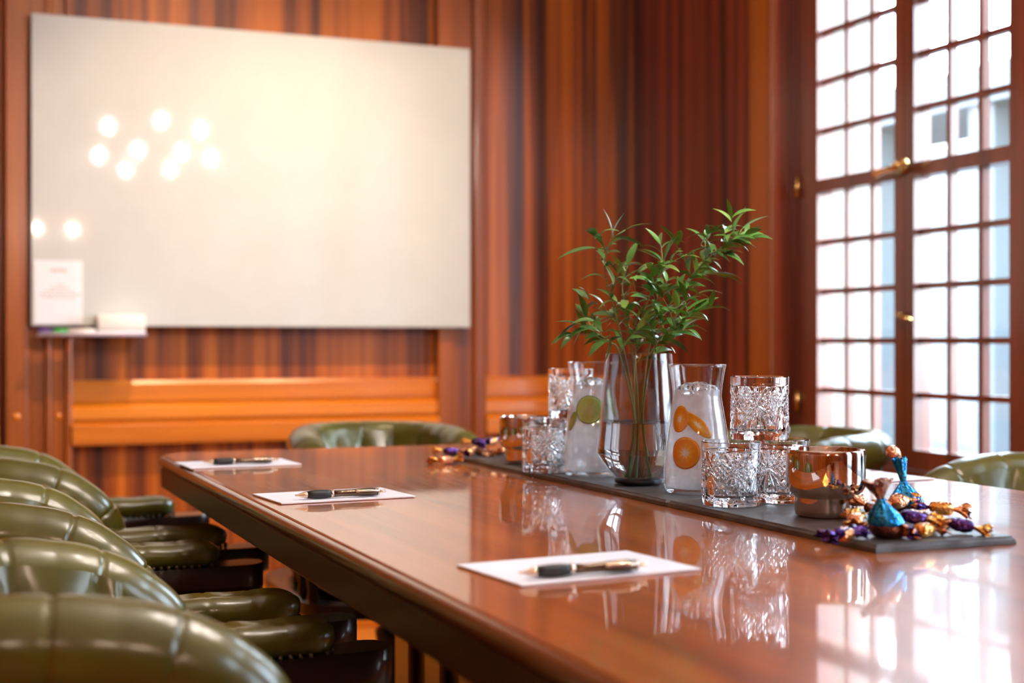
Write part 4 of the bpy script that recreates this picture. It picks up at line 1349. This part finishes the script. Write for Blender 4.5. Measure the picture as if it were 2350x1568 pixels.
def downlight(x, y, tx, ty, tz_, power, label, size=75, blend=.6):
    d = empty('ceiling_spotlight', (x, y, 0), 0, label, 'ceiling light', 'ceiling spotlights')
    obj('trim_ring', lathe([(.03, ZC - .001), (.05, ZC - .001), (.05, ZC - .008), (.03, ZC - .008), (.03, ZC - .001)], 24), M['brass'], d)
    obj('lens', lathe([(0, ZC - .002), (.03, ZC - .002), (.03, ZC - .001), (0, ZC - .001)], 20), M['spot_lens'], d)
    li = bpy.data.lights.new('spot_lamp', 'SPOT')
    li.energy = power; li.color = (1, .70, .42); li.spot_size = R_(size); li.spot_blend = blend; li.shadow_soft_size = .025
    lo = bpy.data.objects.new('spot_lamp', li); C.objects.link(lo); lo.parent = d
    lo.location = (0, 0, ZC - .012)
    v = Vector((tx - x, ty - y, tz_ - ZC))
    lo.rotation_euler = v.to_track_quat('-Z', 'Y').to_euler()
downlight(.95, 3.35, .85, 4.7, .9, 62, 'recessed warm ceiling spotlight aimed at the left of the whiteboard wall', 62, .8)
downlight(1.6, 3.35, 1.45, 4.7, .9, 46, 'recessed warm ceiling spotlight aimed at the right of the whiteboard wall', 62, .8)



# ================================================================ OUTSIDE
structure('ground', box(XG + .3, 40, -25, 60, -.6, -.5), M['street'])
bd = empty('building', (14, 14, -.5), 0, 'pale rendered building seen overexposed across the street through the window', 'building')
obj('wall', box(0, .5, -14, 16, 0, 4.4), M['render'], bd, False)
wins = []
for k in range(14):
    y = -13 + k * 2.1
    wn = obj('window', box(-.06, .0, y, y + 1.1, 1.0, 2.6), M['far_glass'], bd, False)
pv = empty('pavilion', (9.2, 12, -.5), 0, 'grey street pavilion with posts and a flat roof edge outside the right-hand panes', 'pavilion')
obj('roof_edge', box(-.15, 1.5, -6, 8, 3.72, 4.08), M['pavilion'], pv, False)
for y in (-5.2, -3.0, -1.25, .55, 2.35, 4.2, 6.0):
    obj('post', bbox(-.05, .25, y - .16, y + .16, 0, 3.719, .02), M['pavilion'], pv, False)
aw = empty('awning', (12.2, 13.2, -.5), 0, 'red awning glowing pink through the lower right-hand panes', 'awning')
obj('canopy', box(-.4, .8, -1.6, -.2, .9, 2.3), M['redcloth'], aw, False)
obj('valance', box(-.42, -.4, -1.6, -.2, .55, .9), M['redcloth'], aw, False)
for y in (-1.55, -.25): obj('post', box(-.3, -.24, y - .03, y + .03, 0, .9), M['pavilion'], aw, False)

# ================================================================ LIGHT
w = bpy.data.worlds.new('sky'); SC.world = w; w.use_nodes = True
nt = w.node_tree
bg = nt.nodes['Background']
tc = N(nt, 'ShaderNodeTexCoord'); sx = N(nt, 'ShaderNodeSeparateXYZ'); L(nt, tc.outputs['Generated'], sx.inputs[0])
rp = ramp(nt, sx.outputs['Z'], [(0.0, (.90, .95, 1.0)), (.3, (.70, .86, 1.0)), (1.0, (.50, .74, 1.0))])
L(nt, rp.outputs[0], bg.inputs['Color']); bg.inputs['Strength'].default_value = 11.5
for i, (a, b) in enumerate(W_OPEN):
    li = bpy.data.lights.new('daylight_portal', 'AREA'); li.shape = 'RECTANGLE'; li.size = b - a; li.size_y = WZ1 - WZ0
    li.cycles.is_portal = True
    lo = bpy.data.objects.new('daylight_portal', li); C.objects.link(lo)
    lo.location = (XG + .285, (a + b) / 2, (WZ0 + WZ1) / 2); lo.rotation_euler = (R_(90), 0, R_(90))

# ================================================================ CAMERA, VIEW
cam = bpy.data.cameras.new('camera'); cam.lens = 50; cam.sensor_width = 36; cam.clip_start = .02; cam.clip_end = 200
cam.dof.use_dof = True; cam.dof.focus_distance = 2.0; cam.dof.aperture_fstop = 3.2
co_ = bpy.data.objects.new('camera', cam); C.objects.link(co_)
co_.location = (0, 0, CAMZ); co_.rotation_euler = (R_(90), 0, -YAW)
SC.camera = co_
SC.view_settings.view_transform = 'Standard'; SC.view_settings.look = 'None'; SC.view_settings.exposure = 1.5; SC.view_settings.gamma = 1
SC.view_settings.use_curve_mapping = False
cy = SC.cycles
cy.max_bounces = 10; cy.diffuse_bounces = 3; cy.glossy_bounces = 4; cy.transmission_bounces = 9; cy.transparent_max_bounces = 16
cy.caustics_reflective = False; cy.caustics_refractive = True; cy.blur_glossy = .5
cy.sample_clamp_indirect = 6; cy.sample_clamp_direct = 0
cy.use_adaptive_sampling = True; cy.adaptive_threshold = .02
cy.use_denoising = True
